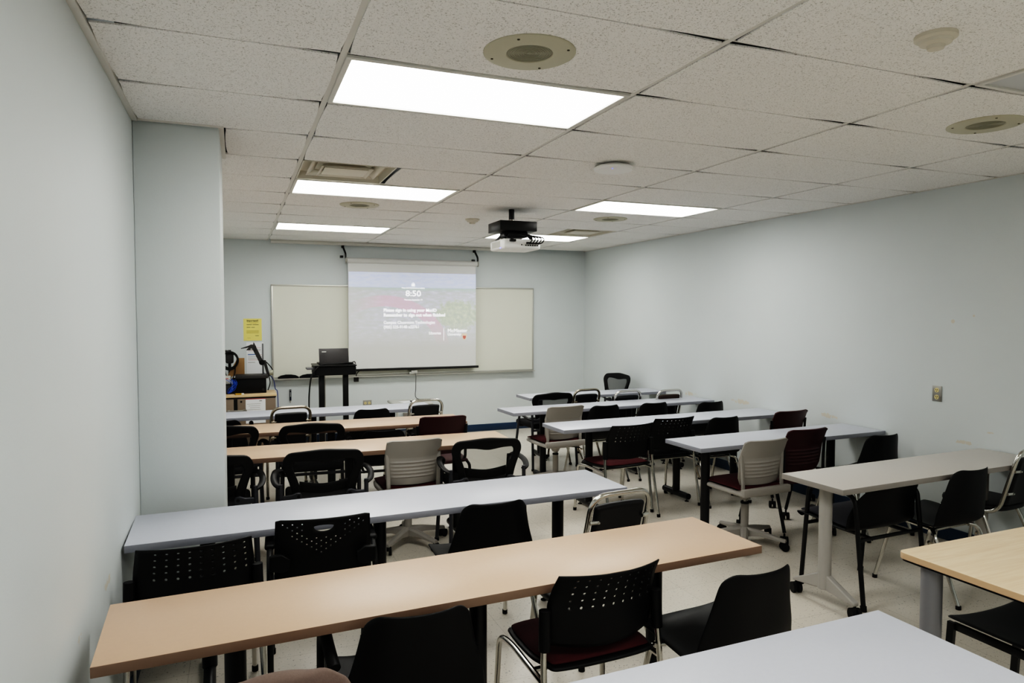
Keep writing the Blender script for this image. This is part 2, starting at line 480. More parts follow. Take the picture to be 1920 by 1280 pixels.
def make_vent():
    r = thing('ceiling_vent', '', 'vent')
    n = T - .03
    f = B()
    for k in range(4):
        a = k * PI / 2
        f.box((math.cos(a) * (n / 2 - .004), math.sin(a) * (n / 2 - .004), .024), (.008 if k % 2 == 0 else n, n if k % 2 == 0 else .008, .054))
    f.box((0, 0, .052), (n, n, .006))
    obj('housing', f, M['vent'], r)
    for q, (s_, z) in enumerate(((.46, .030), (.33, .018), (.22, .004))):
        l = B()
        o_, i_ = s_ / 2, s_ / 2 - .05
        if q < 2:
            for k in range(4):
                a = k * PI / 2; c_, s2 = math.cos(a), math.sin(a)
                P = lambda x, y, zz: (x * c_ - y * s2, x * s2 + y * c_, zz)
                vs = [l.bm.verts.new(P(*p)) for p in ((-o_, -o_, z - .018), (o_, -o_, z - .018), (i_, -i_, z + .012), (-i_, -i_, z + .012))]
                l.bm.faces.new(vs)
            obj('louver', l, M['vent'], r, solid=.003)
        else:
            obj('center_plate', l.box((0, 0, z), (s_ + .06, s_, .006), bevel=.002), M['vent'], r)
    return r
v1 = make_vent(); v1.location = (.5 * T, 3.5 * T, H); tag(v1, 'square white air vent with stepped louvers beside a lit panel, left ceiling', 'vent', 'ceiling air vents')
v2 = dup(v1); v2.location = (5.5 * T, 7.5 * T, H); tag(v2, 'recessed square air vent to the right of the projector, far ceiling', 'vent', 'ceiling air vents')

def make_speaker():
    r = thing('ceiling_speaker', '', 'speaker')
    obj('rim', B().lathe([(.082, -.003), (.085, -.007), (.158, -.008), (.166, -.004), (.166, 0), (.08, 0)], n=48), M['offw'], r)
    gr = B()
    gr.lathe([(.0, -.004), (.083, -.004), (.083, 0)], n=40)
    for k in range(9): gr.tube([((.012 + k * .0085) * math.cos(a), (.012 + k * .0085) * math.sin(a), -.0045) for a in [2 * PI * q / 36 for q in range(36)]], .0016, 4, closed=True)
    obj('grille', gr, M['offw2'], r)
    for k in range(4):
        a = k * PI / 2 + .9
        obj('screw', B().lathe([(.0, -.0105), (.005, -.010), (.005, -.006)], (.142 * math.cos(a), .142 * math.sin(a), 0), 8), M['ventd'], r)
    return r
sp = None
for x, y, lab in ((.614, -.27, 'largest round cream ceiling speaker, just behind the biggest lit panel'), (3.075, -.25, 'round cream ceiling speaker at the right edge, below the unlit panel'),
                  (.614, 3.43, 'small round ceiling speaker between the two farther lit panels on the left'), (3.06, 3.40, 'small round ceiling speaker beyond the lit panel on the right')):
    o = make_speaker() if sp is None else dup(sp)
    sp = sp or o
    o.location = (x, y, H - .004); tag(o, lab, 'speaker', 'round ceiling speakers')

def make_detector(k):
    r = thing('smoke_detector', '', 'smoke detector')
    obj('base', B().lathe([(.062 * k, 0), (.062 * k, -.012), (.052 * k, -.018)], n=28), M['detector'], r)
    obj('sensor_head', B().lathe([(.05 * k, -.016), (.046 * k, -.028), (.026 * k, -.034), (.024 * k, -.046), (.0, -.048)], n=28), M['detector'], r)
    return r
d = make_detector(1.05); d.location = (1.825, -.915, H - .004); tag(d, 'white smoke detector on the ceiling, upper right corner of the photo', 'smoke detector', 'smoke detectors')
d = make_detector(1.15); d.location = (1.80, 3.92, H - .004); tag(d, 'small white smoke detector beyond the projector mount', 'smoke detector', 'smoke detectors')
ap = thing('wireless_access_point', 'white rounded wireless disc with a tiny blue light on the ceiling', 'wireless access point', (1.83, 1.225, H - .004), R(-21))
obj('body', B().lathe([(.06, -.0), (.07, -.012), (.115, -.016), (.126, -.026), (.118, -.040), (.06, -.046), (.0, -.047)], n=40), M['white'], ap)
obj('indicator', B().lathe([(0, -.0012), (.003, -.001), (.003, .001)], (-.02, -.082, -.044), 8), M['led'], ap)

# projector on its pole
pr = thing('ceiling_projector', 'white projector hanging from the ceiling under a black metal box', 'projector', (1.93, 3.20, H))
obj('mount_pole', B().cyl((0, 0, 0), (0, 0, -.115), .025, 20), M['blkmetal'], pr)
obj('pole_collar', B().cyl((0, 0, -.095), (0, 0, -.135), .0265, 20), M['steel'], pr)
mb = B().box((.01, .005, -.165), (.35, .31, .085), bevel=.003)
obj('mount_box', mb, M['blkmetal'], pr)
br = B().box((.02, 0, -.235), (.2, .2, .05), bevel=.01)
for sx in (-1, 1):
    for sy in (-1, 1): br.tube([(.02 + sx * .08, sy * .08, -.22), (.02 + sx * .13, sy * .12, -.285)], .012, 6)
obj('mount_bracket', br, M['blkmetal'], pr)
pb = B().box((.035, .005, -.325), (.36, .34, .09), bevel=.022, seg=4)
body = obj('projector_body', pb, M['white'], pr)
obj('vent_grille', B().box((-.146, .01, -.325), (.004, .2, .05)), M['ltgrey'], pr)
obj('lens_barrel', B().cyl((.10, .17, -.325), (.10, .20, -.325), .04, 20), M['blkmetal'], pr)
pp = B()
for k in range(6): pp.box((.07 + k * .022, -.165, -.335), (.012, .006, .010))
pp.box((.10, -.165, -.312), (.05, .006, .012)); pp.box((-.04, -.165, -.298), (.022, .006, .014)); pp.cyl((.03, -.160, -.332), (.03, -.168, -.332), .006, 10)
obj('sockets', pp, M['slot'], pr)
obj('indicator', B().box((-.147, -.10, -.362), (.004, .012, .006)), M['led'], pr)
cb = B()
for k in range(5):
    x = .08 + k * .028
    cb.tube(spline([(-.02 + k * .01, -.02, -.20), (.04 + k * .02, -.12, -.24), (x + .03, -.20, -.27), (x + .02, -.205, -.31), (x, -.17, -.318)]), .005, 6)
    cb.box((x, -.18, -.318), (.014, .03, .012))
cb.tube(spline([(-.06, -.03, -.21), (-.11, -.12, -.255), (-.06, -.19, -.29), (-.06, -.168, -.30)]), .006, 6); cb.box((-.06, -.18, -.298), (.05, .03, .02))
obj('cables', cb, M['cable'], pr)

# ------------------------------------------------------------------ back wall
wb = thing('whiteboard', 'long white dry-erase board in an aluminium frame behind the projection screen', 'whiteboard', (1.845, YB, 0))
obj('panel', B().box((0, -.012, 1.455), (3.60, .02, 1.18)), M['board'], wb)
f = B()
for z in (2.05, .865): f.box((0, -.014, z), (3.64, .028, .022), bevel=.002)
for sx in (-1, 1): f.box((sx * 1.81, -.014, 1.457), (.022, .028, 1.19), bevel=.002)
obj('frame', f, M['alu'], wb)
t = B().prism([(0, .84), (-.085, .845), (-.085, .858), (-.078, .852), (0, .852)], 'X', -1.82, 1.82)
obj('tray', t, M['alu'], wb)
er = None
for x, lab in ((.22, 'black board eraser on the whiteboard tray, farther left'), (.485, 'black board eraser on the whiteboard tray, next to the lectern')):
    o = B().prism([(-.128, 0), (.128, 0), (.128, .018), (.09, .038), (.03, .048), (-.03, .048), (-.09, .038), (-.128, .018)], 'Y', -.025, .025)
    o = obj('board_eraser', o, M['blksoft'], bev=.003); o.location = (x, YB - .052, .857)
    tag(o, lab, 'eraser', 'board erasers')

SY = YB - .10                                                      # plane of the screen fabric
ps = thing('projection_screen', 'pull-down projection screen showing a sign-in page, hung on two black brackets', 'screen', (1.86, SY, 0))
cs = B().tube([(-.895, 0, 2.385), (.905, 0, 2.385)], .036, 16)
obj('casing', cs, M['casing'], ps)
for sx in (-.90, .91): obj('end_cap', B().cyl((sx, 0, 2.385), (sx + .012 * (1 if sx > 0 else -1), 0, 2.385), .039, 18), M['alu'], ps)
fa = B().box((0, 0, 1.66), (1.765, .003, 1.42))
obj('fabric', fa, M['fabric'], ps)
bar = B().tube([(-.90, -.002, .940), (.92, -.002, .940)], .016, 10)
obj('weight_bar', bar, M['blkmetal'], ps)
for x in (-.925, .90):
    b_ = B()
    b_.tube([(x - .01, .075, 2.60), (x - .01, .055, 2.575), (x - .01, .055, 2.56), (x + .015, .0, 2.47), (x + .015, .0, 2.41)], .014, 4, rad=.02)
    b_.box((x - .01, .086, 2.58), (.035, .012, .06), bevel=.002); b_.box((x - .03, .06, 2.435), (.04, .05, .03), bevel=.003)
    obj('bracket', b_, M['blkmetal'], ps)

def mat_slide():
    m = bpy.data.materials.new('projected_slide'); m.use_nodes = True
    nt = m.node_tree; b = nt.nodes['Principled BSDF']
    tc = nt.nodes.new('ShaderNodeTexCoord'); sp_ = nt.nodes.new('ShaderNodeSeparateXYZ'); nt.links.new(tc.outputs['Object'], sp_.inputs[0])
    X, Z = sp_.outputs['X'], sp_.outputs['Z']                       # x -.88..+.88, z 0 (bottom) .. 1 (top)
    n = nt.nodes.new('ShaderNodeTexNoise'); n.inputs['Scale'].default_value = 9; n.inputs['Detail'].default_value = 7
    mp = nt.nodes.new('ShaderNodeMapping'); mp.inputs['Scale'].default_value = (1, 1, 3.2); nt.links.new(tc.outputs['Object'], mp.inputs[0]); nt.links.new(mp.outputs[0], n.inputs['Vector'])
    n2 = nt.nodes.new('ShaderNodeTexNoise'); n2.inputs['Scale'].default_value = 20; n2.inputs['Detail'].default_value = 6; nt.links.new(tc.outputs['Object'], n2.inputs['Vector'])
    land = ramp(nt, [(.35, lin((196, 201, 202))), (.55, lin((204, 206, 216))), (.7, lin((218, 220, 234)))]); nt.links.new(n.outputs['Fac'], land.inputs[0])
    tree = ramp(nt, [(.35, lin((184, 194, 176))), (.55, lin((198, 206, 184))), (.7, lin((216, 220, 200)))]); nt.links.new(n2.outputs['Fac'], tree.inputs[0])
    # trees on the right
    dx = nmath(nt, 'DIVIDE', nmath(nt, 'SUBTRACT', X, .62), .36); dz = nmath(nt, 'DIVIDE', nmath(nt, 'SUBTRACT', Z, .42), .24)
    d = nmath(nt, 'ADD', nmath(nt, 'MULTIPLY', dx, dx), nmath(nt, 'MULTIPLY', dz, dz))
    d = nmath(nt, 'ADD', d, nmath(nt, 'MULTIPLY', nmath(nt, 'SUBTRACT', n2.outputs['Fac'], .5), 2.0))
    k = ramp(nt, [(.55, (1, 1, 1)), (1.0, (0, 0, 0))]); nt.links.new(d, k.inputs[0])
    c = nmix(nt, nmath(nt, 'MULTIPLY', k.outputs[0], .85), land.outputs[0], tree.outputs[0])
    # green plain under the horizon
    hz = ramp(nt, [(.74, (0, 0, 0)), (.78, (1, 1, 1))]); nt.links.new(Z, hz.inputs[0])
    c = nmix(nt, nmath(nt, 'MULTIPLY', hz.outputs[0], .7), c, lin((186, 204, 198)))
    # pink arch
    ax = nmath(nt, 'DIVIDE', nmath(nt, 'ADD', X, .42), .92); az = nmath(nt, 'DIVIDE', nmath(nt, 'SUBTRACT', Z, -.10), .80)
    rr = nmath(nt, 'SQRT', nmath(nt, 'ADD', nmath(nt, 'MULTIPLY', ax, ax), nmath(nt, 'MULTIPLY', az, az)))
    ring = ramp(nt, [(.80, (0, 0, 0)), (.815, (1, 1, 1)), (.985, (1, 1, 1)), (1.0, (0, 0, 0))]); nt.links.new(rr, ring.inputs[0])
    fl = ramp(nt, [(.0, (0, 0, 0)), (.45, (1, 1, 1))]); nt.links.new(nmath(nt, 'ADD', X, .9), fl.inputs[0])
    c = nmix(nt, nmath(nt, 'MULTIPLY', nmath(nt, 'MULTIPLY', ring.outputs[0], .72), fl.outputs[0]), c, lin((224, 188, 206)))
    # sky
    sk = nmix(nt, n.outputs['Fac'], lin((196, 208, 244)), lin((228, 234, 253)))
    s2 = ramp(nt, [(.795, (0, 0, 0)), (.81, (1, 1, 1))]); nt.links.new(Z, s2.inputs[0])
    c = nmix(nt, s2.outputs[0], c, sk)
    # washes out to plain fabric at the bottom and the left
    w = ramp(nt, [(.0, (1, 1, 1)), (.36, (0, 0, 0))]); nt.links.new(Z, w.inputs[0])
    wl = ramp(nt, [(.0, (.65, .65, .65)), (.5, (0, 0, 0))]); nt.links.new(nmath(nt, 'ADD', X, .88), wl.inputs[0])
    wash = nmath(nt, 'MAXIMUM', w.outputs[0], nmath(nt, 'MULTIPLY', wl.outputs[0], nmath(nt, 'SUBTRACT', 1, s2.outputs[0])))
    c = nmix(nt, wash, c, lin((222, 223, 222)))
    nt.links.new(c, b.inputs['Base Color']); nt.links.new(c, b.inputs['Emission Color'])
    nt.links.new(nmath(nt, 'MULTIPLY', nmath(nt, 'SUBTRACT', 1, wash), .34), b.inputs['Emission Strength']); b.inputs['Roughness'].default_value = .8
    return m
im = B().box((0, 0, .5), (1.758, .0012, 1.0))
im = obj('projected_page', im, mat_slide(), ps); im.location = (.005, -.0024, 1.238)

def text(s, x, z, size, parent, m, y=0, align='LEFT', bold=0, name='lettering', width=0):
    cu = bpy.data.curves.new('t', 'FONT'); cu.body = s; cu.size = size; cu.align_x = align; cu.align_y = 'CENTER'; cu.offset = bold; cu.resolution_u = 3
    to = bpy.data.objects.new('t', cu); C.objects.link(to)
    bpy.context.view_layer.update()
    me = bpy.data.meshes.new_from_object(to.evaluated_get(bpy.context.evaluated_depsgraph_get()))
    bpy.data.objects.remove(to); bpy.data.curves.remove(cu)
    me.materials.clear(); me.materials.append(m)
    if width:
        xs = [v.co.x for v in me.vertices]; me.transform(Matrix.Diagonal((width / (max(xs) - min(xs)), 1, 1, 1)))
    me.transform(Matrix.Translation((x, y, z)) @ Matrix.Rotation(PI / 2, 4, 'X'))
    o = bpy.data.objects.new(name, me); C.objects.link(o); o.parent = parent
    return o
W = M['slidetext']; ty = -.004; ox = -1.86
text('8:50', 1.848 + ox, 1.957, .108, ps, W, ty, 'CENTER', .0016, width=.212)
text('Press Ctrl+Alt+Delete to unlock', 1.848 + ox, 2.034, .024, ps, W, ty, 'CENTER', .0003, width=.318)
text('Thursday, September 19', 1.848 + ox, 1.874, .026, ps, W, ty, 'CENTER', .0003, width=.252)
text('Please sign in using your MacID', 1.44 + ox, 1.732, .058, ps, W, ty, bold=.0014, width=.73)
text('Remember to sign out when finished', 1.44 + ox, 1.667, .058, ps, W, ty, bold=.0014, width=.851)
text('Campus Classroom Technologies', 1.44 + ox, 1.566, .054, ps, W, ty, width=.706)
text('(905) 525-9140 x22761', 1.44 + ox, 1.506, .054, ps, W, ty, width=.476)
text('Libraries', 2.062 + ox, 1.418, .050, ps, W, ty, width=.167)
text('McMaster', 2.329 + ox, 1.450, .066, ps, W, ty, width=.285)
text('University', 2.329 + ox, 1.399, .048, ps, W, ty, width=.193)
pd = B().tube([(1.848 + ox + .016 * math.cos(a), ty, 2.088 + .016 * math.sin(a)) for a in [PI * q / 8 for q in range(9)]], .0035, 4).box((1.848 + ox, ty, 2.074), (.044, .002, .030))
obj('padlock_icon', pd, W, ps)
obj('divider_line', B().box((2.275 + ox, ty, 1.398), (.004, .001, .165)), W, ps)
shp = [(-.035, .045), (.035, .045), (.035, 0), (.022, -.03), (0, -.047), (-.022, -.03), (-.035, 0)]
obj('crest', B().prism([(x + 2.573 + ox, z + 1.364) for x, z in shp], 'Y', ty, ty - .0008), mat('crest_pale', (236, 214, 190), .7, emit=(236, 214, 190), estr=.2), ps)
obj('crest_emblem', B().prism([(x * .62 + 2.573 + ox, z * .55 + 1.355) for x, z in shp], 'Y', ty - .0012, ty - .0018), mat('crest_red', (206, 120, 110), .7, emit=(206, 120, 110), estr=.15), ps)

# papers on the wall
yp = thing('yellow_notice', 'yellow notice sheet taped to the wall left of the whiteboard', 'notice', (-.20, YB - .002, 1.485))
obj('sheet', B().box((0, 0, 0), (.216, .001, .279)), M['yellow'], yp)
text('Important!!', 0, .112, .030, yp, M['ink'], -.001, 'CENTER', .0008)
ln = B()
for z, a, b_ in ((.092, -.065, .07), (.082, -.035, .045)): ln.box(((a + b_) / 2, -.0012, z), (b_ - a, .001, .003))
for k in range(5): ln.box((0, -.0012, -.012 - k * .008), (.145, .001, .0028))
ln.box((-.045, -.0012, -.105), (.04, .001, .003))
obj('small_print', ln, M['inky'], yp)
ln = B()
for z, a, b_ in ((.063, -.07, -.008), (.063, .0, .072), (.028, -.07, -.026), (.028, -.015, .025), (-.077, .03, .072)): ln.box(((a + b_) / 2, -.0012, z), (b_ - a, .001, .005))
obj('bold_print', ln, M['ink'], yp)
wp = thing('white_notice', 'white instruction sheet on the wall under the yellow notice', 'notice', (-.176, YB - .002, 1.12))
obj('sheet', B().box((0, 0, 0), (.20, .001, .41)), M['paper'], wp)
for cname, m_, zs in (('red_lines', 'pink', ((.135, -.05, .07), (.095, -.08, .06), (.045, .02, .08), (-.02, -.08, .06))), ('blue_lines', 'blue', ((.05, -.085, .0),)), ('grey_lines', 'inkl', ((.11, -.03, .07), (.02, -.085, .08), (-.003, -.085, .02), (-.05, -.085, .0)))):
    ln = B()
    for z, a, b_ in zs: ln.box(((a + b_) / 2, -.0012, z), (b_ - a, .001, .012 if m_ == 'blue' else .005))
    obj(cname, ln, M[m_], wp)

def outlet(name_label, loc, rz, horizontal=False):
    r = thing('wall_outlet', name_label, 'outlet', loc, rz, 'steel wall outlets')
    w, h = (.115, .075) if horizontal else (.072, .118)
    obj('cover_plate', B().box((0, -.003, 0), (w, .006, h), bevel=.002), M['steel'], r)
    for s_ in (-1, 1):
        c = (s_ * .026, -.007, 0) if horizontal else (0, -.007, s_ * .026)
        so = obj('socket', B().cyl((c[0], -.004, c[2]), (c[0], -.009, c[2]), .0175, 20), M['ivory'], r)
        h_ = B()
        for dx in (-.006, .006): h_.box((c[0] + dx, -.0095, c[2] + .004), (.003, .002, .009))
        h_.cyl((c[0], -.0085, c[2] - .008), (c[0], -.0105, c[2] - .008), .003, 8)
        obj('slots', h_, M['slot'], so)
    return r
outlet('steel outlet plate with two ivory sockets on the bare right wall', (XR - .0005, 1.02, 1.085), R(-90))
outlet('steel double outlet on the back wall between lectern and grey table', (1.232, YB - .0005, .485), 0, True)
ob = thing('junction_box', 'small grey metal box low on the back wall behind a chrome chair', 'electrical box', (1.785, YB - .02, .29))
obj('box', B().box((0, 0, 0), (.13, .04, .07), bevel=.004), M['steel'], ob); obj('cover', B().box((0, -.021, 0), (.118, .003, .06), bevel=.001), M['taupe_e'], ob)

# plug box on the tray with its cable, wall mic, hanging marker
pl = thing('plug_adapter', 'white plug adapter at the whiteboard tray with a cable hanging down', 'adapter', (1.86, YB - .075, .862))
obj('body', B().box((0, 0, .028), (.09, .05, .05), bevel=.008).box((-.045, 0, .014), (.05, .04, .03), bevel=.004), M['ltgrey'], pl)
obj('cable', B().tube(spline([(.01, -.025, .01), (.012, -.05, -.03), (.0, -.09, -.18), (-.04, -.25, -.29), (.02, -.38, -.315), (.09, -.45, -.318)]), .005, 6), M['gcable'], pl)
mi = thing('gooseneck_microphone', 'small black gooseneck microphone with square base below the whiteboard', 'microphone', (1.085, YB - .02, .81))
obj('base', B().box((0, 0, 0), (.062, .04, .062), bevel=.004), M['dgrey'], mi)
obj('gooseneck', B().tube(spline([(0, -.02, .03), (.0, -.03, .07), (.03, -.04, .11), (.075, -.045, .14)]), .005, 8), M['cable'], mi)
obj('capsule', B().lathe([(0, -.016), (.011, -.01), (.014, 0), (.012, .012), (0, .018)], (.085, -.046, .148), 12), M['blksoft'], mi)
mk = thing('wall_marker', 'dark blue marker pen fixed upright on the wall under the whiteboard', 'marker', (.245, YB - .013, .545))
obj('barrel', B().cyl((0, 0, .02), (0, 0, .145), .012, 12), M['navy'], mk); obj('cap', B().cyl((0, 0, .145), (0, 0, .165), .0128, 12), M['mgrey'], mk); obj('clip', B().box((.0, -.014, .10), (.006, .004, .06)), M['ltgrey'], mk); obj('tip', B().lathe([(.011, .02), (.006, 0), (0, -.01)], n=10), M['ltgrey'], mk)

# small grey table with papers
gt = thing('utility_table', 'small light grey plastic table with rounded corners near the back wall', 'table', (1.70, 6.2, 0))
tp = B().box((0, 0, .53), (.52, .42, .035), bevel=.016, seg=4); obj('tabletop', tp, M['ltgrey'], gt)
for sx in (-1, 1):
    for sy in (-1, 1): obj('leg', B().tube([(sx * .2, sy * .15, .515), (sx * .22, sy * .17, 0)], .014, 10), M['ltgrey'], gt)
for k, (x, y, rz, lab) in enumerate(((1.66, 6.13, 12, 'loose white paper sheet on the small grey table, left one'), (1.79, 6.17, -8, 'loose white paper sheet on the small grey table, right one'))):
    o = obj('paper_sheet', B().box((0, 0, 0), (.20, .16, .002)), M['paper']); o.location = (x, y, .549); o.rotation_euler = (0, 0, R(rz)); tag(o, lab, 'paper', 'loose papers on the grey table')

# ------------------------------------------------------------------ lectern with laptop
le = thing('lectern', 'black lectern on two square posts in front of the projection screen', 'lectern', (.70, 5.95, 0))
bx = B().prism([(-.235, .955), (.235, .955), (.24, .97), (.24, 1.06), (-.24, 1.06), (-.24, .97)], 'Y', -.2, .2)
obj('desk_box', bx, M['blk'], le, bev=.012)
obj('desk_top', B().box((0, -.0, 1.068), (.49, .42, .016), bevel=.004), M['blkmetal'], le)
for x in (-.145, .14): obj('post', B().box((x, 0, .49), (.062, .07, .96), bevel=.004), M['blkmetal'], le)
obj('post_strip', B().box((-.107, -.02, .5), (.010, .012, .92)), M['steel'], le)
obj('base', B().box((0, .02, .03), (.56, .5, .05), bevel=.012), M['blkmetal'], le)
obj('side_shelf', B().box((-.275, .0, 1.03), (.09, .18, .02), bevel=.004), M['mgrey'], le)
lp = thing('laptop', 'black open laptop on the lectern, seen from behind its lid', 'laptop', (.692, 5.88, 1.076))
obj('keyboard_base', B().box((0, .12, .009), (.345, .24, .018), bevel=.004), M['blk'], lp)
ld = B().box((0, 0, .09), (.345, .008, .19), bevel=.003, rx=R(-16)); ld = obj('lid', ld, M['dgrey'], lp)
ld.location = (0, -.03, .012)
obj('maker_mark', B().box((-.118, -.0245, .145), (.05, .002, .010), rx=R(-16)), M['ltgrey'], ld)
lc = obj('laptop_cable', B().tube(spline([(.90, 5.82, 1.095), (.84, 5.79, 1.098), (.70, 5.78, 1.09), (.56, 5.79, 1.085), (.49, 5.74, 1.055), (.42, 5.72, .96), (.39, 5.72, .75), (.385, 5.72, .45), (.39, 5.8, .12), (.42, 5.9, .012)]), .009, 8), M['cable']); tag(lc, 'thick black cable looping off the lectern and down to the floor', 'cable')
ad = obj('cable_adapter', B().box((0, 0, .012), (.07, .05, .024), bevel=.006).tube(spline([(.02, 0, .018), (.05, -.01, .03), (.055, -.06, .01)]), .006, 6), M['dgrey']); ad.location = (.885, 5.86, 1.076); tag(ad, 'dark cable adapter at the right end of the lectern top', 'adapter')

# ------------------------------------------------------------------ cabinet corner
ca = thing('storage_cabinet', 'low taupe cabinet with pale wood top in the back left corner', 'cabinet', (-.385, 6.10, 0))
obj('carcass', B().box((0, 0, .36), (.82, .44, .70)), M['taupecab'], ca)
obj('cabinet_top', B().box((0, 0, .738), (.845, .47, .026), bevel=.003), M['cabtop'], ca)
obj('top_gap', B().box((0, -.01, .718), (.83, .43, .012)), M['slot'], ca)
for a, b_ in ((-.40, -.045), (-.005, .41)):
    dr = obj('door', B().box(((a + b_) / 2, -.226, .36), (b_ - a, .014, .69), bevel=.002), M['taupecab'], ca)
    if a > -.1: obj('lock', B().cyl((a + .04, -.232, .675), (a + .04, -.236, .675), .011, 14), M['slot'], dr)
obj('door_gap', B().box((-.025, -.222, .36), (.04, .012, .69)), M['slot'], ca)
hs = B().box((-.01, -.237, .565), (.15, .006, .03), bevel=.002).cyl((.075, -.236, .57), (.075, -.25, .57), .02, 14).box((-.1, -.238, .565), (.03, .008, .04), bevel=.002)
obj('hasp', hs, M['steel'], ca)
cp = thing('cabinet_notice', 'white paper notice with a red heading stripe on the cabinet door', 'notice', (-.195, 5.866, .56))
obj('sheet', B().box((0, 0, 0), (.215, .001, .28)), M['paper'], cp)
obj('red_stripe', B().box((0, -.001, .142), (.222, .001, .007)), M['red'], cp)
ln = B()
for k in range(7): ln.box((-.02 + .006 * (k % 3), -.0011, .085 - k * .022), (.15 - .02 * (k % 3), .001, .003))
obj('print_lines', ln, M['inkl'], cp); obj('print_heading', B().box((.055, -.0011, .118), (.03, .001, .006)), M['ink'], cp)

bk = thing('equipment_box', 'black equipment box on the cabinet under the document camera', 'box', (-.255, 6.14, .752))
obj('case', B().box((0, 0, .085), (.37, .26, .17), bevel=.005), M['blk'], bk); obj('knob', B().cyl((.15, -.13, .04), (.15, -.137, .04), .015, 14), M['dgrey'], bk)
bk2 = thing('switch_box', 'black box beside the column with blue cables hung over its front', 'box', (-.56, 6.16, .752))
obj('case', B().box((0, 0, .055), (.22, .24, .11), bevel=.004), M['blk'], bk2); obj('front_panel', B().box((0, -.122, .055), (.2, .006, .09), bevel=.002), M['dgrey'], bk2)
dv = thing('label_device', 'grey device with a red mark stacked on the black box by the column', 'device', (-.53, 6.15, .863))
obj('body', B().box((0, 0, .045), (.14, .16, .09), bevel=.006), M['ltgrey'], dv); obj('red_mark', B().box((.03, -.081, .065), (.03, .003, .008)), M['red'], dv)
dc = thing('document_camera', 'dark document camera with a bent arm on the black equipment box', 'document camera', (-.23, 6.1, .9245))
obj('base_plate', B().box((0, 0, .022), (.36, .24, .042), bevel=.006), M['dgrey'], dc)
obj('post', B().box((.13, .06, .215), (.018, .02, .38), bevel=.003), M['mgrey'], dc)
obj('lower_arm', B().prism([(.175, .015), (.205, .02), (.16, .21), (.125, .205)], 'Y', -.04, .0), M['dgrey'], dc, bev=.003)
obj('elbow', B().cyl((.115, -.055, .185), (.115, .02, .185), .032, 18), M['blk'], dc)
obj('upper_arm', B().prism([(.095, .165), (.135, .19), (.028, .43), (.01, .35)], 'Y', -.045, -.005), M['dgrey'], dc, bev=.003)
obj('camera_head', B().prism([(-.115, .355), (-.03, .385), (.0, .40), (.045, .392), (.055, .375), (.055, .335), (-.055, .332), (-.04, .352), (-.025, .365), (-.113, .350)], 'Y', -.06, .01), M['dgrey'], dc, bev=.003)
obj('joint_cap', B().cyl((.0, -.062, .345), (.0, -.067, .345), .011, 12), M['steel'], dc)
obj('knob', B().cyl((.20, -.03, .06), (.24, -.03, .06), .03, 16), M['offw2'], dc)
obj('cable', B().tube(spline([(.14, -.02, .21), (.19, -.02, .16), (.235, -.02, .09), (.225, -.02, .04), (.19, .0, .02)]), .006, 6).tube(spline([(.19, 0, .02), (.205, -.02, -.06), (.18, -.02, -.15)]), .006, 6), M['cable'], dc)
cx = thing('cardboard_sleeve', 'brown folded cardboard piece leaning behind the document camera', 'cardboard', (-.42, 6.27, .9))
obj('panel', B().prism([(-.08, .04), (.115, .05), (.115, .255), (.03, .255), (.02, .22)], 'Y', 0, .012), M['card'], cx)
obj('fold', B().prism([(-.08, .04), (.02, .22), (.03, .255), (-.02, .03)], 'Y', -.012, 0), M['card'], cx)
cs_ = thing('cable_stand', 'black stand holding a coil of black cable beside the column', 'stand', (-.47, 6.30, .752))
obj('pole', B().cyl((0, 0, 0), (0, 0, .50), .017, 12), M['blkmetal'], cs_); obj('foot', B().box((0, 0, .006), (.16, .12, .012), bevel=.003), M['blkmetal'], cs_)
obj('hook', B().tube([(-.09, -.03, .49), (-.02, -.03, .49), (.05, -.03, .45)], .012, 8, rad=.03), M['dgrey'], cs_)
obj('holder', B().box((0, -.02, .40), (.09, .05, .12), bevel=.02), M['dgrey'], cs_)
co = B()
for k in range(6):
    r_ = .085 + .004 * (k % 3); oz = .003 * k
    co.tube([(r_ * math.cos(a) + .004 * math.sin(k), -.04 - .006 * k, .385 + r_ * 1.12 * math.sin(a) - oz) for a in [2 * PI * q / 28 for q in range(28)]], .0065, 6, closed=True)
co.tube(spline([(-.05, -.05, .31), (-.045, -.06, .22), (.0, -.07, .12)]), .006, 6).tube(spline([(.06, -.05, .31), (.055, -.06, .22), (.02, -.07, .14)]), .006, 6)
co = obj('coiled_cable', co, M['cable']); co.location = (-.47, 6.30, .752); tag(co, 'coil of black cable hanging on the stand beside the column', 'cable')
bc = B()
for k in range(4):
    x = -.475 + k * .018
    bc.tube(spline([(x + .02, 6.00, .93 - .006 * k), (x + .05 - .01 * k, 5.985, .87), (x - .01 + .006 * k, 5.98, .81), (-.49 + .004 * k, 5.985, .764), (-.47 + .01 * k, 5.98, .80), (x + .03, 5.985, .87), (x + .01 + .015 * (k - 3), 6.0, .925)]), .003, 6)
bc = obj('blue_cables', bc, M['bluecable']); tag(bc, 'tied bundle of blue network cables in front of the black boxes', 'cable')
b2 = obj('blue_cable', B().tube(spline([(-.10, 6.2, .975), (-.02, 6.3, .93), (.03, 6.42, .86), (.05, 6.45, .75), (.075, 6.45, .70), (.08, 6.46, .4), (.06, 6.5, .01)]), .005, 6), mat('navy_cable', (50, 66, 130), .5)); tag(b2, 'single dark blue cable hanging down beside the cabinet end', 'cable')
gl = thing('glue_stick', 'small yellow glue stick lying at the front of the cabinet top', 'glue stick', (-.37, 5.895, .7525), R(-4))
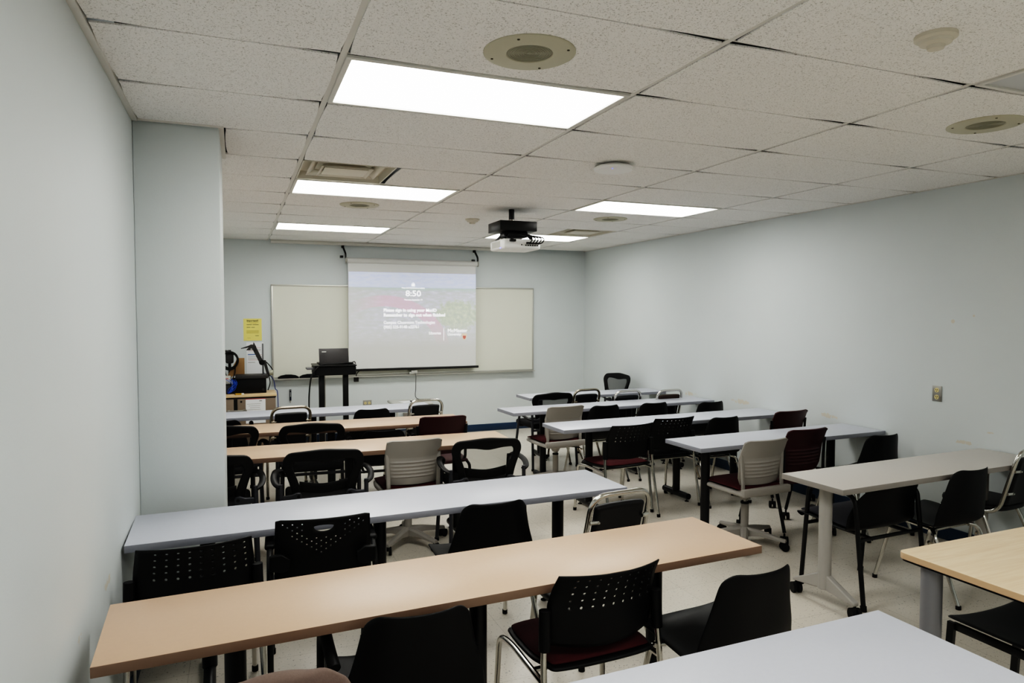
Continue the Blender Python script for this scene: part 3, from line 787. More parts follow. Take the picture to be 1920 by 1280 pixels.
obj('tube', B().cyl((-.04, 0, .009), (.025, 0, .009), .009, 12), mat('amber_plastic', (190, 148, 44), .4), gl); obj('cap', B().cyl((.025, 0, .009), (.05, 0, .009), .0095, 12), M['white'], gl); obj('end_cap', B().cyl((-.048, 0, .009), (-.04, 0, .009), .0095, 12), M['ink'], gl)

# ------------------------------------------------------------------ tables
TH = .735
def top(b, L, D, th=.032, bevel=.0025, **k): return b.box((0, 0, TH - th / 2), (L, D, th), bevel=bevel, **k)
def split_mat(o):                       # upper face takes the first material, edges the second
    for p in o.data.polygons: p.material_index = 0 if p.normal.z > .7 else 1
def post_table(name, label, cx, cy, rz, L, D, legs, mt, me, group):
    t = thing(name, label, 'table', (cx, cy, 0), R(rz), group)
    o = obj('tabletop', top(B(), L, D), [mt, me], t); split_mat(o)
    for x in legs:
        l = B().cyl((x, 0, .06), (x, 0, TH - .033), .033, 20)
        l = obj('leg', l, M['blkmetal'], t)
        fo = B().tube([(x, -D * .44, .048), (x, D * .44, .048)], .027, 14)
        fo = obj('foot', fo, M['blkmetal'], l)
        pl_ = B().box((x, 0, TH - .036), (.10, D * .7, .006))
        obj('top_plate', pl_, M['blkmetal'], l)
        lv = B()
        for s_ in (-1, 1): lv.lathe([(.005, .03), (.005, .008), (.018, .006), (.018, 0)], (x, s_ * D * .38, 0), 12)
        obj('glides', lv, M['rubber'], l)
    return t
G = 'classroom tables'
post_table('classroom_table', 'grey table cut off at the bottom edge of the photo, nearest the camera', .365, -1.245, 1.0, 2.33, .47, (-.85, 0, .85), M['grey'], M['grey_e'], G)
post_table('classroom_table', 'largest tan table, in the left foreground in front of the wall column', .42, -.197, 2.4, 2.37, .44, (-.815, .02, .81), M['tan'], M['tan_e'], G)
post_table('classroom_table', 'long grey table whose left end meets the wall column', .385, .860, 1.5, 2.42, .462, (-.90, -.107, .90), M['grey'], M['grey_e'], G)
post_table('classroom_table', 'middle one of three tan tables, just beyond the central grey swivel chair', .36, 2.42, -1.5, 2.38, .47, (-.80, .0, .80), M['tan'], M['tan_e'], G)
post_table('classroom_table', 'farthest of the three tan tables, with a maroon chair at its right end', .34, 3.45, -1.2, 2.34, .47, (-.80, .02, .80), M['tan'], M['tan_e'], G)
post_table('classroom_table', 'pale grey table in front of the lectern and cabinet', .33, 4.37, .6, 2.30, .43, (-.8, -.03, .75), M['grey'], M['grey_e'], G)
post_table('classroom_table', 'first grey table on the right beyond the taupe wheeled table', 3.57, 1.63, 1.8, 1.86, .42, (-.72, .56), M['grey'], M['grey_e'], G)
post_table('classroom_table', 'grey table on the right with two dotted-back chairs in front of it', 3.29, 2.67, 1.4, 2.42, .41, (-.86, .06, .72), M['grey'], M['grey_e'], G)
post_table('classroom_table', 'grey table on the right between the farthest swivel chair and the hoop-back chairs', 3.27, 3.735, 2.4, 2.43, .40, (-.80, .23, .80), M['grey'], M['grey_e'], G)
post_table('classroom_table', 'farthest grey table on the right with a mesh chair behind it', 3.585, 4.71, .7, 1.83, .40, (-.70, .52), M['grey'], M['grey_e'], G)

def caster(b, x, y, z=.03, r=.03, a=0):
    c, s_ = math.cos(a), math.sin(a)
    for k in (-1, 1):
        ox_, oy_ = -s_ * .016 * k, c * .016 * k
        b.tube([(x + ox_ - s_ * .010 * k, y + oy_ + c * .010 * k, z), (x + ox_ + s_ * .008 * k, y + oy_ - c * .008 * k, z)], r, 16)
    b.cyl((x, y, z), (x, y, z + r + .022), .007, 8)
    b.box((x, y, z + r * .55), (.03, .03, r * .9), bevel=.006)
    return b
t = thing('wheeled_table', 'taupe table on warm grey wheeled legs at the right wall', 'table', (3.57, .425, 0), R(2.5))
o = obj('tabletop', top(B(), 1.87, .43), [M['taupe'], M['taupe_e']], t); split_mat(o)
for x in (-.815, .62):
    l = B().tube([(x, .0, .10), (x, .0, TH - .033)], .036, 20)
    l = obj('leg', l, M['greymetal'], t)
    for s_ in (-1, 1):
        ft = B().prism([(0, .10), (0, .20), (s_ * .19, .105), (s_ * .215, .095), (s_ * .215, .075)], 'X', x - .02, x + .02)
        ft = obj('foot', ft, M['greymetal'], l, bev=.006)
        obj('caster', caster(B(), x, s_ * .205, .032, .032, 1.2), M['rubber'], l)
    obj('top_plate', B().box((x, 0, TH - .037), (.07, .36, .008)), M['greymetal'], l)

t = thing('wood_table', 'pale wood table with a black underside on thick grey legs, lower right', 'table', (2.98, -.93, 0), R(1.0))
outl = []
for (cx_, cy_, a0) in ((-.90 + .03, .33 - .03, PI / 2), (-.90 + .03, -.33 + .03, PI), (.90 - .03, -.33 + .03, 1.5 * PI), (.90 - .03, .33 - .03, 0)):
    for q in range(6): outl.append((cx_ + .03 * math.cos(a0 + q / 5 * PI / 2), cy_ + .03 * math.sin(a0 + q / 5 * PI / 2)))
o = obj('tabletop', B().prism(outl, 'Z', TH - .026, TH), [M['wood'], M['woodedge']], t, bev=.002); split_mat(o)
obj('underside', B().prism([(x * .994, y * .985) for x, y in outl], 'Z', TH - .034, TH - .026), M['blk'], t)
for sx in (-1, 1):
    for sy in (-1, 1):
        l = obj('leg', B().cyl((sx * .84, sy * .225, .015), (sx * .84, sy * .225, TH - .034), .038, 24), M['silver'], t)
        obj('glide', B().cyl((sx * .84, sy * .225, 0), (sx * .84, sy * .225, .016), .025, 16), M['rubber'], l)

# ------------------------------------------------------------------ chairs (local frame: faces +y, origin on the floor)
def legs4(r, tops, feet, m, rad=.012, foot='rubber_foot', n=12, mids=None):
    for k, (a, b_) in enumerate(zip(tops, feet)):
        pts = [a] + ([mids[k]] if mids and mids[k] else []) + [(b_[0], b_[1], .012)]
        l = obj('leg', B().tube(pts, rad, n, rad=.05), M[m], r)
        obj(foot, B().cyl((b_[0], b_[1], 0), (b_[0] * .998, b_[1] * .998, .022), rad * 1.25, 12), M['rubber'], l)

def shell_fn(toph=.775, lean=0.0, k=1.0):
    P = spline([(.305, .405), (.275, .432), (.20, .440), (.05, .428), (-.07, .418), (-.135, .430), (-.170, .475), (-.185, .54), (-.200 - lean * .5, .64), (-.222 - lean, toph)], 4)
    n = len(P)
    def f(u, v):
        q = v * (n - 1); i = min(int(max(q, 0)), n - 2); t_ = q - i
        p = P[i].lerp(P[i + 1], t_); y, z = p.x, p.y
        w = interp([(0, .20), (.08, .218), (.25, .228), (.5, .232), (.62, .235), (.75, .228), (.88, .200), (1, .172)], v) * k
        au = abs(u)
        back = max(0, min(1, (v - .45) / .25))
        x = u * w
        y += back * (.055 * au ** 2.6) ; z += (1 - back) * (.018 * au ** 4)
        if v > .8:
            e = (v - .8) / .2
            z += e * (.010 * au ** 2 - .075 * max(0, au - .72) ** 1.6 * 4)
            x *= 1 - e * .10 * max(0, au - .6)
        if v < .15:
            y -= (.15 - v) / .15 * .07 * au ** 3
        return (x, y, z)
    return f

def make_shell():
    r = thing('shell_chair', '', 'chair')
    obj('seat_shell', B().sheet(shell_fn(), 14, 26), M['blkgloss'], r, solid=.009, sub=1)
    fr = B()
    for s_ in (-1, 1): fr.tube([(s_ * .15, .21, .405), (s_ * .155, -.08, .392)], .011, 10)
    for y in (.16, -.06): fr.tube([(-.19, y, .392), (.19, y, .392)], .010, 10)
    obj('seat_frame', fr, M['chrome'], r)
    legs4(r, [(s_ * .155, y, .394) for s_, y in ((-1, .14), (1, .14), (-1, -.06), (1, -.06))], [(s_ * .225, y, 0) for s_, y in ((-1, .265), (1, .265), (-1, -.265), (1, -.265))], 'chrome', .0115,
          mids=[(s_ * .205, y, .385) for s_, y in ((-1, .17), (1, .17), (-1, -.10), (1, -.10))])
    for s_ in (-1, 1): obj('ganging_hook', B().tube([(s_ * .21, -.09, .33), (s_ * .245, -.09, .345), (s_ * .25, -.12, .30), (s_ * .235, -.14, .24)], .008, 8, rad=.02), M['brass'], r)
    return r

def make_armshell(toph=.712, frame='blkmetal', pad=True, k=1.0):
    r = thing('shell_armchair', '', 'armchair')
    obj('seat_shell', B().sheet(shell_fn(toph, .035, k), 14, 26), M['blkgloss'], r, solid=.009, sub=1)
    if pad:
        def f(u, v):
            x, y, z = shell_fn(toph, .035, k)(u * .86, .10 + v * .38); return (x, y, z + .014 + .012 * (1 - u * u) * (1 - (2 * v - 1) ** 2))
        obj('seat_pad', B().sheet(f, 10, 10), M['greyseat'], r, solid=.016, sub=1)
    fr = B()
    for y in (.195, -.183): fr.tube([(-.262, y, .392), (.262, y, .392)], .011, 10)
    for s_ in (-1, 1): fr.tube([(s_ * .16, .205, .396), (s_ * .16, -.192, .392)], .011, 10)
    obj('seat_frame', fr, M[frame], r)
    for s_ in (-1, 1):
        x = s_ * .262
        a = B().tube([(x, .225, .012), (x, .175, .62), (x, .12, .648), (x, -.10, .648), (x, -.155, .62), (x, -.225, .012)], .0135, 12, rad=.06)
        a = obj('leg', a, M[frame], r)
        for y in (.225, -.225): obj('rubber_foot', B().cyl((x, y, 0), (x, y * .99, .03), .018, 12), M['rubber'], a)
        obj('armrest', B().tube([(x, .13, .653), (x, -.11, .653)], .020, 12, flat=.8), M['blk'], a)
    return r

def make_perforated(pad='maroonf', hole_rows=True):
    r = thing('perforated_chair', '', 'chair')
    def f(u, v):
        w = interp([(0, .213), (.5, .220), (.62, .218), (1, .206)], v)
        yc = interp([(0, -.205), (.25, -.218), (.55, -.222), (.8, -.250), (1, -.285)], v)
        z = .522 + v * .268 - (1 - v) ** 3 * .02 * (1 - u * u)
        return (u * w, yc + .052 * u * u, z)
    hole = lambda i, j: .0057 if (i % 2 == 1 and 2 <= i <= 19 and j in (9, 11, 13, 15, 17)) else None
    obj('backrest', B().sheet(f, 21, 19, hole), M['blk'], r, solid=.0045)
    def st(u, v):
        w = interp([(0, .20), (.2, .235), (.7, .240), (1, .215)], v)
        y = .225 - v * .43
        z = .438 - .055 * max(0, (.18 - v) / .18) ** 2 - .012 * math.sin(PI * min(1, v * 1.1)) + .010 * abs(u) ** 3
        return (u * w, y, z)
    obj('seat_pan', B().sheet(st, 12, 14), M['blk'], r, solid=.018, sub=1)
    def sp_(u, v):
        x, y, z = st(u * .93, .05 + v * .90); e = max(0, 1 - abs(u) ** 6) * max(0, 1 - abs(2 * v - 1) ** 8)
        return (x, y, z + .012 + .022 * e)
    obj('seat_pad', B().sheet(sp_, 14, 14), M[pad], r, solid=.01, sub=1)
    for s_ in (-1, 1):
        x = s_ * .252
        l = obj('leg', B().tube([(x, -.262, .012), (x * .965, -.19, .40), (x * .925, -.178, .63)], .0115, 12, rad=.1), M['chrome'], r)
        obj('rubber_foot', B().cyl((x, -.262, 0), (x, -.26, .025), .0145, 12), M['rubber'], l)
        obj('side_clamp', B().tube([(x * .935, -.184, .515), (x * .92, -.178, .655)], .021, 14), M['blk'], r)
        l = obj('leg', B().tube([(x, .235, .012), (x * .96, .205, .405), (x * .93, .10, .412), (x * .97, -.19, .405)], .0115, 12, rad=.05), M['chrome'], r)
        obj('rubber_foot', B().cyl((x, .235, 0), (x, .233, .025), .0145, 12), M['rubber'], l)
    obj('cross_rail', B().tube([(-.235, -.10, .408), (.235, -.10, .408)], .010, 10), M['chrome'], r)
    return r

def make_handle():
    r = thing('handle_hole_armchair', '', 'armchair')
    def f(u, v):
        w = interp([(0, .20), (.5, .203), (1, .196)], v)
        yc = interp([(0, -.19), (.3, -.205), (.6, -.215), (1, -.255)], v)
        z = .45 + v * .365 - .06 * max(0, abs(u) - .9) ** 1.0 * max(0, v - .93) * 12
        return (u * w, yc + .035 * u * u, z)
    nu, nv = 20, 27
    def hole(i, j):
        a = abs(i - 9.5) / 9.5; v = j / nv
        if (i + j) % 2 or i < 1 or i > 18 or j > 25 or (j > 20 and a < .40): return None
        return .0038 if v > .50 + .40 * a else None
    sh = lambda th: ((math.cos(th)) * .215, .905 + (math.sin(th) * (.066 if math.sin(th) < 0 else .020)))
    obj('backrest', B().sheet(f, nu, nv, hole, (7, 13, 22, 26, sh)), M['blk'], r, solid=.0055)
    def st(u, v):
        return (u * interp([(0, .20), (.2, .23), (1, .22)], v), .24 - v * .44, .438 - .05 * max(0, (.16 - v) / .16) ** 2 - .012 * (1 - u * u))
    obj('seat_pan', B().sheet(st, 12, 12), M['blk'], r, solid=.02, sub=1)
    for s_ in (-1, 1):
        x = s_ * .222
        l = obj('leg', B().tube([(x, .30, .012), (x, .20, .62), (x, .10, .655), (x, -.12, .655), (x, -.19, .60), (x, -.27, .012)], .0125, 12, rad=.05), M['blkmetal'], r)
        for y in (.30, -.27): obj('rubber_foot', B().cyl((x, y, 0), (x, y, .025), .016, 12), M['rubber'], l)
        obj('armrest', B().box((x, 0.01, .665), (.042, .24, .024), bevel=.010, seg=3), M['blk'], r)
        obj('arm_bracket', B().prism([(x, .60), (x, .665), (x - s_ * .05, .67), (x - s_ * .085, .645), (x - s_ * .08, .60), (x - s_ * .05, .588)], 'Y', -.228, -.205), M['blk'], r, bev=.006)
    fr = B()
    for y in (.15, -.12): fr.tube([(-.225, y, .412), (.225, y, .412)], .011, 10)
    obj('cross_rail', fr, M['blkmetal'], r)
    return r

def make_mesh(web='webbing', raise_back=0, lower_arms=0):
    r = thing('mesh_armchair', '', 'armchair')
    def yb(z): return -.165 - .06 * max(0, (z - .44) / .38) ** 1.5
    # frame outline, half: (x, z) outer and inner
    def loop(pts):
        L = [Vector((x, 0, z)) for x, z in pts]
        return L
    outer = fillet([(-.190, 0, .505), (-.205, 0, .60), (-.256, 0, .750), (-.226, 0, .812), (0, 0, .834), (.226, 0, .812), (.256, 0, .750), (.205, 0, .60), (.190, 0, .505)], .05, 5)
    inner = fillet([(-.140, 0, .520), (-.152, 0, .60), (-.198, 0, .728), (-.182, 0, .762), (-.10, 0, .762), (0, 0, .746), (.10, 0, .762), (.182, 0, .762), (.198, 0, .728), (.152, 0, .60), (.140, 0, .520)], .028, 4)
    def resample(P, n):
        d = [0]
        for a, b_ in zip(P, P[1:]): d.append(d[-1] + (b_ - a).length)
        out = []
        for k in range(n + 1):
            s_ = d[-1] * k / n; i = 0
            while i < len(d) - 2 and d[i + 1] < s_: i += 1
            t_ = (s_ - d[i]) / max(d[i + 1] - d[i], 1e-9); out.append(P[i].lerp(P[i + 1], t_))
        return out
    n = 60
    O, I = resample(outer, n), resample(inner, n)
    def pt(p): return (p.x, yb(p.z) + .55 * p.x * p.x, p.z)
    fb = B()
    rows = []
    for k in range(n + 1):
        rows.append([fb.bm.verts.new(pt(O[k].lerp(I[k], t_))) for t_ in (0, .35, .7, 1)])
    for a, b_ in zip(rows, rows[1:]):
        for q in range(3): fb.bm.faces.new((a[q], a[q + 1], b_[q + 1], b_[q]))
    obj('back_frame', fb, M['blk'], r, solid=.024, bev=.006)
    wbm = B()
    ctr = []
    half = n // 2
    for k in range(half + 1):
        a, b_ = I[k], I[n - k]
        ctr.append([wbm.bm.verts.new((lambda p: (p[0], p[1] + .006, p[2]))(pt(a.lerp(b_, t_ / 10)))) for t_ in range(11)])
    for a, b_ in zip(ctr, ctr[1:]):
        for q in range(10): wbm.bm.faces.new((a[q], a[q + 1], b_[q + 1], b_[q]))
    obj('back_mesh', wbm, M[web], r)
    lb = B().sheet(lambda u, v: (u * .150, -.150 + .5 * (u * .150) ** 2, .535 + v * .062 + .020 * abs(u) ** 1.5), 10, 3)
    obj('lumbar_strap', lb, M['blk'], r, solid=.008)
    obj('seat', B().box((0, .05, .465), (.47, .46, .06), bevel=.026, seg=4), M['blksoft'], r)
    for s_ in (-1, 1):
        x = s_ * .272
        obj('pivot_bracket', B().prism([(s_ * .135, .535), (s_ * .145, .560), (s_ * .17, .563), (s_ * .20, .550), (s_ * .255, .548), (s_ * .255, .515), (s_ * .14, .512)], 'Y', -.215, -.192), M['darkmetal'], r, bev=.004)
        obj('pivot_bolt', B().cyl((s_ * .158, -.214, .540), (s_ * .158, -.220, .540), .010, 12), M['blk'], r)
        ar = B().tube(spline([(s_ * .262, -.205, .600), (s_ * .292, -.170, .614), (s_ * .306, -.08, .636), (s_ * .292, .03, .652), (s_ * .262, .075, .648), (s_ * .250, .11, .615)]), .021, 10, flat=.6)
        obj('armrest', ar, M['blk'], r)
        l = obj('leg', B().tube([(x, -.245, .012), (s_ * .262, -.21, .42), (s_ * .262, -.205, .62)], .014, 10, rad=.05), M['darkmetal'], r)
        obj('rubber_foot', B().cyl((x, -.245, 0), (x, -.244, .022), .017, 12), M['rubber'], l)
        l = obj('leg', B().tube([(x, .235, .012), (s_ * .255, .16, .45), (s_ * .250, .11, .64)], .014, 10, rad=.05), M['darkmetal'], r)
        obj('rubber_foot', B().cyl((x, .235, 0), (x, .234, .022), .017, 12), M['rubber'], l)
    for c in children(r):
        if c.name.split('.')[0] in ('back_frame', 'back_mesh', 'lumbar_strap'): c.location.z = raise_back
        if c.name.split('.')[0] == 'armrest': c.location.z = -lower_arms
    fr = B()
    for y in (.168, -.205): fr.tube([(-.258, y, .428), (.258, y, .428)], .012, 8)
    for x in (-.15, .15): fr.tube([(x, .17, .428), (x, -.207, .428)], .012, 8)
    obj('seat_frame', fr, M['darkmetal'], r)
    return r

def slat_back(b, dz=0):
    def f(u, v):
        w = interp([(0, .172), (.15, .196), (.6, .206), (1, .200)], v)
        yc = interp([(0, -.175), (.3, -.190), (.6, -.200), (1, -.255)], v)
        x = u * w
        z = .475 + dz + v * .325
        if v > .9: z -= .05 * max(0, abs(u) - .86) * (v - .9) * 20
        for c in (.18, .26, .34, .42, .50):                     # five ridges across the lower half
            d_ = abs(v - c)
            if d_ < .028 and abs(u) < .8: yc -= .007 * (1 - d_ / .028)
        return (x, yc + .045 * u * u, z)
    return b.sheet(f, 22, 60)

def make_swivel():
    r = thing('swivel_chair', '', 'swivel chair')
    obj('backrest', slat_back(B()), M['greyp'], r, solid=.012, bev=.003, off=1)
    obj('seat_tray', B().sheet(lambda u, v: (u * interp([(0, .205), (.3, .232), (1, .226)], v), .25 - v * .47, .425 - .012 * (1 - u * u) - .03 * max(0, .15 - v)), 12, 12), M['greyp'], r, solid=.034, sub=1)
    obj('seat_pad', B().sheet(lambda u, v: (u * .208, .225 - v * .40, .452 + .022 * (1 - abs(u) ** 5) * (1 - abs(2 * v - 1) ** 6) - .02 * max(0, .2 - v)), 14, 14), M['maroonf'], r, solid=.012, sub=1)
    for s_ in (-1, 1): obj('back_upright', B().tube([(s_ * .185, -.13, .425), (s_ * .180, -.172, .45), (s_ * .182, -.164, .55), (s_ * .188, -.162, .70)], .016, 8, flat=.7, rad=.04), M['greyp'], r)
    obj('rear_rail', B().box((0, -.205, .435), (.44, .04, .055), bevel=.008), M['greyp'], r)
    obj('gas_column', B().cyl((0, 0, .20), (0, 0, .40), .014, 14), M['steel'], r)
    obj('column_sleeve', B().cyl((0, 0, .10), (0, 0, .30), .028, 18), M['greyp'], r)
    obj('column_collar', B().cyl((0, 0, .295), (0, 0, .308), .030, 18), M['blk'], r)
    obj('mechanism', B().lathe([(.03, .325), (.055, .37), (.09, .40), (.10, .415)], n=16), M['greyp'], r)
    obj('lever', B().tube([(.06, 0, .375), (.20, -.04, .36), (.25, -.05, .35)], .006, 8), M['blk'], r)
    for k in range(5):
        a = R(-62 + 72 * k)
        c_, s_ = math.cos(a), math.sin(a)
        sec = []
        ab = B()
        for (d_, zt, zb, w) in ((.02, .125, .06, .030), (.12, .112, .075, .026), (.24, .088, .064, .020), (.295, .080, .060, .018)):
            sec.append([ab.bm.verts.new((d_ * c_ - q * s_, d_ * s_ + q * c_, z)) for q, z in ((-w, zt - .012), (-w * .5, zt), (w * .5, zt), (w, zt - .012), (w, zb), (-w, zb))])
        for p, q in zip(sec, sec[1:]):
            for m_ in range(6): ab.bm.faces.new((p[m_], p[(m_ + 1) % 6], q[(m_ + 1) % 6], q[m_]))
        ab.bm.faces.new(sec[0]); ab.bm.faces.new(sec[-1][::-1])
        l = obj('base_arm', ab, M['greyp'], r)
        obj('caster', caster(B(), .285 * c_, .285 * s_, .029, .029, a + .6), M['rubber'], l)
    return r

def make_nesting():
    r = thing('nesting_chair', '', 'chair')
    obj('backrest', slat_back(B(), .03), M['maroonp'], r, solid=.012, bev=.003, off=1)
    obj('seat', B().sheet(lambda u, v: (u * interp([(0, .20), (.3, .232), (1, .22)], v), .24 - v * .45, .448 - .016 * (1 - u * u) - .05 * max(0, .15 - v) ** 1.2), 12, 12), M['maroonp'], r, solid=.026, sub=1)
    for s_ in (-1, 1):
        obj('back_upright', B().tube([(s_ * .195, -.11, .43), (s_ * .20, -.168, .46), (s_ * .203, -.168, .62), (s_ * .210, -.172, .75)], .013, 8, flat=.7, rad=.04), M['blkmetal'], r)
        x = s_ * .245
        for y in (.225, -.225):
            l = obj('leg', B().tube([(s_ * .22, y * .45, .43), (x, y * .62, .40), (x, y, .085)], .0125, 10, rad=.05), M['blkmetal'], r)
            obj('caster', caster(B(), x, y, .029, .029, .9), M['rubber'], l)
    fr = B()
    for y in (.11, -.11): fr.tube([(-.22, y, .425), (.22, y, .425)], .011, 8)
    for x in (-.15, .15): fr.tube([(x, .115, .425), (x, -.115, .425)], .011, 8)
    obj('seat_frame', fr, M['blkmetal'], r)
    return r

def make_hoop(metal='chrome', vinyl='blkvinyl'):
    r = thing('hoop_back_chair', '', 'chair')
    path = fillet([(-.172, .10, .405), (-.178, -.135, .415), (-.170, -.245, .83), (.170, -.245, .83), (.178, -.135, .415), (.172, .10, .405)], .085, 7)
    obj('hoop_frame', B().tube(path, .0135, 12), M[metal], r)
    def yh(z): return -.135 - .11 * (z - .415) / .415
    def bk(u, v):
        z = .47 + v * .305
        return (u * .142, yh(z) + .008 * (1 - u * u), z + .012 * (1 - abs(u) ** 4) * (v - .5))
    obj('back_pad', B().sheet(bk, 10, 12), M[vinyl], r, solid=.034, bev=.012)
    for s_ in (-1, 1):
        for z in (.55, .70):
            obj('pad_bracket', B().tube([(s_ * .172, yh(z) - .012, z), (s_ * .128, yh(z) - .020, z)], .011, 8, flat=1.0).cyl((s_ * .132, yh(z) - .018, z), (s_ * .132, yh(z) - .034, z), .006, 8), M[metal], r)
    sb = []
    for q in range(28):
        a = 2 * PI * q / 28; c_, s_ = math.cos(a), math.sin(a)
        e = 3.2
        sb.append((.205 * math.copysign(abs(c_) ** (2 / e), c_), .06 + .205 * math.copysign(abs(s_) ** (2 / e), s_)))
    obj('seat_pad', B().prism(sb, 'Z', .418, .458), M[vinyl], r, bev=.014)
    for s_ in (-1, 1):
        l = obj('leg', B().tube([(s_ * .15, .20, .41), (s_ * .19, .215, .395), (s_ * .212, .265, .012)], .0125, 12, rad=.03), M[metal], r)
        obj('rubber_foot', B().cyl((s_ * .212, .265, 0), (s_ * .212, .264, .022), .0155, 12), M['rubber'], l)
        l = obj('leg', B().tube([(s_ * .15, -.02, .41), (s_ * .19, -.05, .395), (s_ * .212, -.22, .012)], .0125, 12, rad=.03), M[metal], r)
        obj('rubber_foot', B().cyl((s_ * .212, -.22, 0), (s_ * .212, -.219, .022), .0155, 12), M['rubber'], l)
    fr = B()
    for y in (.16, -.02): fr.tube([(-.175, y, .404), (.175, y, .404)], .010, 8)
    for x in (-.12, .12): fr.tube([(x, .165, .404), (x, -.025, .404)], .010, 8)
    obj('seat_frame', fr, M[metal], r)
    return r

SH = Kind(make_shell, 'chair', 'black one-piece shell chairs')
PM = Kind(make_perforated, 'chair', 'black chairs with dotted backs')
PB = Kind(lambda: make_perforated('blksoft'), 'chair', 'black chairs with dotted backs')
HA = Kind(make_handle, 'armchair', None)
ME = Kind(make_mesh, 'armchair', 'black mesh-back armchairs')
MP = Kind(lambda: make_mesh('webbing2', 0, .06), 'armchair', 'black mesh-back armchairs')
MT = Kind(lambda: make_mesh('webbing2', .07, .05), 'armchair', 'black mesh-back armchairs')
SW = Kind(make_swivel, 'swivel chair', 'grey swivel chairs with maroon seats')
NE = Kind(make_nesting, 'chair', 'maroon nesting chairs')
HO = Kind(make_hoop, 'chair', 'hoop-back stacking chairs')
HB = Kind(lambda: make_hoop('brass'), 'chair', 'hoop-back stacking chairs')
HV = Kind(lambda: make_hoop('chrome', 'brownvinyl'), 'chair', 'hoop-back stacking chairs')
def make_one_arm():
    r = make_shell(); r.name = 'one_arm_shell_chair'
    a = obj('armrest', B().tube([(-.262, .205, .30), (-.262, .19, .56), (-.262, .12, .635), (-.258, -.10, .635), (-.25, -.14, .61)], .024, 12, rad=.06, flat=.8), M['blk'], r)
    obj('arm_post', B().tube([(-.262, -.05, .63), (-.262, -.02, .45), (-.20, -.02, .392), (-.12, -.02, .392)], .011, 10, rad=.04).tube([(-.262, .205, .31), (-.255, .20, .40), (-.19, .16, .392)], .011, 10, rad=.03), M['chrome'], a)
    return r
A1 = Kind(make_one_arm, 'armchair', None)
A2 = Kind(lambda: make_armshell(.705, k=1.24), 'armchair', None)
A3 = Kind(lambda: make_armshell(.735, 'blkmetal', True), 'armchair', 'low black padded armchairs')

# left bank
A1.put(.14, -.345, -2, 'black shell chair with one black armrest in front of the tan foreground table')
PM.put(.83, -.245, 2, 'black dotted-back chair with maroon seat in front of the tan foreground table')
SH.put(1.335, -.465, 4, 'black shell chair on chrome legs at the right end of the tan foreground table')
PB.put(-.555, .585, 4, 'black dotted-back chair nearest the left wall, behind the tan foreground table')
HA.put(-.03, .665, -3, 'black armchair with a handle hole and dotted V pattern in its back')
SH.put(.777, .712, 0, 'black shell chair in front of the long grey table, left of the hoop-back chair')
HO.put(1.30, .50, 6, 'chrome hoop-back chair at the right end of the long grey table')
ME.put(-.545, 2.14, 0, 'black mesh armchair half hidden by the wall column, nearer one')
ME.put(.135, 2.09, -3, 'black mesh armchair beside the grey swivel chair, to its left')
SW.put(.77, 2.35, 1, 'grey swivel chair with maroon seat between two mesh armchairs')
ME.put(1.235, 2.07, -4, 'black mesh armchair to the right of the central grey swivel chair, see-through back')
ME.put(-.475, 3.30, -2, 'black mesh armchair half hidden by the wall column, farther one')
ME.put(.17, 3.19, -3, 'black mesh armchair in front of the farthest tan table, left of the low round-back chair')
A3.put(.74, 3.22, -4, 'low black round-back chair peeking over the middle tan table')
NE.put(1.22, 3.15, -2, 'maroon chair at the right end of the farthest tan table')
A3.put(-.53, 4.25, 0, 'low black armchair by the column in front of the pale grey table')
HB.put(.05, 4.22, 5, 'dull chrome hoop-back chair left of the lectern')
SH.put(.806, 4.19, 3, 'black shell chair in front of the lectern, left of a chrome hoop-back chair')
HO.put(1.33, 4.28, 6, 'chrome hoop-back chair right of the lectern, in front of the small grey table')
# right bank
A2.put(3.15, .475, 2, 'black padded armchair on black tube legs tucked under the taupe wheeled table')
SH.put(3.63, .335, 3, 'black shell chair in front of the taupe wheeled table, beside the hoop-back chair')
HO.put(4.27, .44, 4, 'chrome hoop-back chair cut off by the right edge of the photo')
SW.put(3.07, 1.43, 3, 'nearest grey swivel chair with maroon seat, at the left end of the taupe table')
NE.put(3.55, 1.53, 3, 'maroon chair on casters right behind the taupe wheeled table')
SH.put(4.15, 1.355, 0, 'black shell chair by the right wall behind the taupe wheeled table')
PM.put(2.57, 2.44, 6, 'black dotted-back chair with maroon seat in front of a grey table on the right')
PB.put(3.12, 2.62, 2, 'black dotted-back chair with black seat next to the maroon-seated one')
SH.put(3.62, 2.53, 2, 'black shell chair directly right of the two dotted-back chairs by the aisle')
NE.put(4.15, 2.32, 5, 'maroon chair next to the right wall, beyond the first grey table')
SW.put(2.53, 3.53, 4, 'grey swivel chair with maroon seat farthest from the camera, beside the aisle')
SH.put(3.02, 3.60, 2, 'black shell chair immediately right of the farthest grey swivel chair')
SH.put(3.59, 3.59, 2, 'black shell chair second to the right of the farthest grey swivel chair')
SH.put(4.18, 3.435, 4, 'black shell chair by the right wall, in line with the farthest swivel chair')
MP.put(2.80, 4.37, 3, 'black mesh armchair at the left end of the farthest right table')
HB.put(3.25, 4.50, 6, 'dull chrome hoop-back chair right beside the far mesh armchair')
HO.put(3.62, 4.22, 4, 'chrome hoop-back chair with black pad, middle of the farthest right row')
HV.put(4.10, 4.12, 4, 'hoop-back chair with a brown pad near the right wall')
MT.put(4.10, 5.28, 102, 'black mesh armchair alone behind the farthest right table')

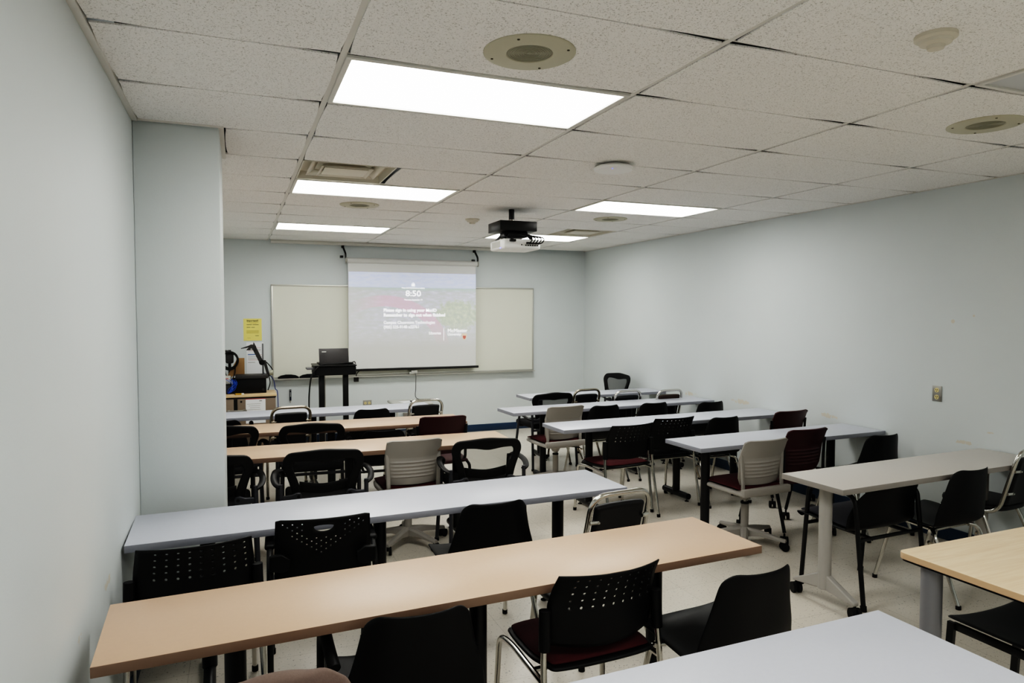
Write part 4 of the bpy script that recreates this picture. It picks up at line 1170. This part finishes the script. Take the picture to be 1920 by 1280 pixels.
# flat-legged chair under the wood table
fl = thing('flat_leg_chair', 'black plastic chair with flat legs under the pale wood table', 'chair', (2.53, -.88, 0))
def fs(u, v):
    return (u * .235, .215 - v * .42, .435 + .020 * abs(u) ** 2.2 - .015 * (1 - u * u) * math.sin(PI * v))
obj('seat', B().sheet(fs, 14, 12), M['blk'], fl, solid=.012, sub=1)
def fb_(u, v):
    return (u * interp([(0, .20), (.5, .22), (1, .20)], v), -.20 - .07 * v + .04 * u * u, .50 + v * .15)
obj('backrest', B().sheet(fb_, 14, 8), M['blk'], fl, solid=.012, sub=1)
for s_ in (-1, 1):
    obj('leg', B().tube([(s_ * .215, .20, .43), (s_ * .215, .225, 0)], .020, 4, up=(1, 0, 0), flat=.6), M['blkmetal'], fl)
    obj('leg', B().tube([(s_ * .215, -.205, .60), (s_ * .215, -.19, .42), (s_ * .215, -.235, 0)], .020, 4, up=(1, 0, 0), flat=.6), M['blkmetal'], fl)
    obj('side_rail', B().box((s_ * .205, .0, .415), (.02, .40, .03), bevel=.004), M['blkmetal'], fl)

# tan upholstered chair, only its back top in view
tc_ = thing('upholstered_chair', 'tan upholstered chair back at the bottom edge beside the shell armchair', 'chair', (-.30, -.685, 0))
def ub(u, v):
    w = interp([(0, .17), (.4, .195), (.75, .185), (.92, .15), (1, .10)], v)
    return (u * w, -.19 - .05 * v + .03 * u * u, .47 + v * .385 - .018 * u * u * (1 if v > .9 else 0))
obj('backrest', B().sheet(ub, 14, 16), M['tanf'], tc_, solid=.05, sub=2)
obj('seat', B().box((0, .02, .43), (.39, .40, .08), bevel=.035, seg=4), M['tanf'], tc_)
legs4(tc_, [(s_ * .16, y * .8, .40) for s_, y in ((-1, .18), (1, .18), (-1, -.16), (1, -.16))], [(s_ * .17, y, 0) for s_, y in ((-1, .20), (1, .20), (-1, -.19), (1, -.19))], 'blkmetal', .013)
obj('back_post', B().tube([(-.10, -.14, .42), (-.10, -.20, .50)], .012, 8).tube([(.10, -.14, .42), (.10, -.20, .50)], .012, 8), M['blkmetal'], tc_)

# ------------------------------------------------------------------ light, world, camera
w = bpy.data.worlds.new('world'); S.world = w; w.use_nodes = True
w.node_tree.nodes['Background'].inputs[0].default_value = (.8, .85, .9, 1); w.node_tree.nodes['Background'].inputs[1].default_value = .05

cam = bpy.data.cameras.new('camera'); cam.sensor_width = 36; cam.lens = 1284 / 1920 * 36; cam.clip_start = .02; cam.clip_end = 60
co_ = bpy.data.objects.new('camera', cam); C.objects.link(co_)
co_.location = (-.3706, -2.5621, H - .940)
co_.rotation_euler = (R(90 - 2.3143), 0, R(-21.8016))
S.camera = co_
S.view_settings.view_transform = 'Filmic'
S.view_settings.look = 'Very High Contrast'
S.view_settings.exposure = -0.52
S.cycles.max_bounces = 8; S.cycles.diffuse_bounces = 5; S.cycles.glossy_bounces = 4; S.cycles.transparent_max_bounces = 12
S.cycles.sample_clamp_indirect = 6
S.cycles.use_denoising = True
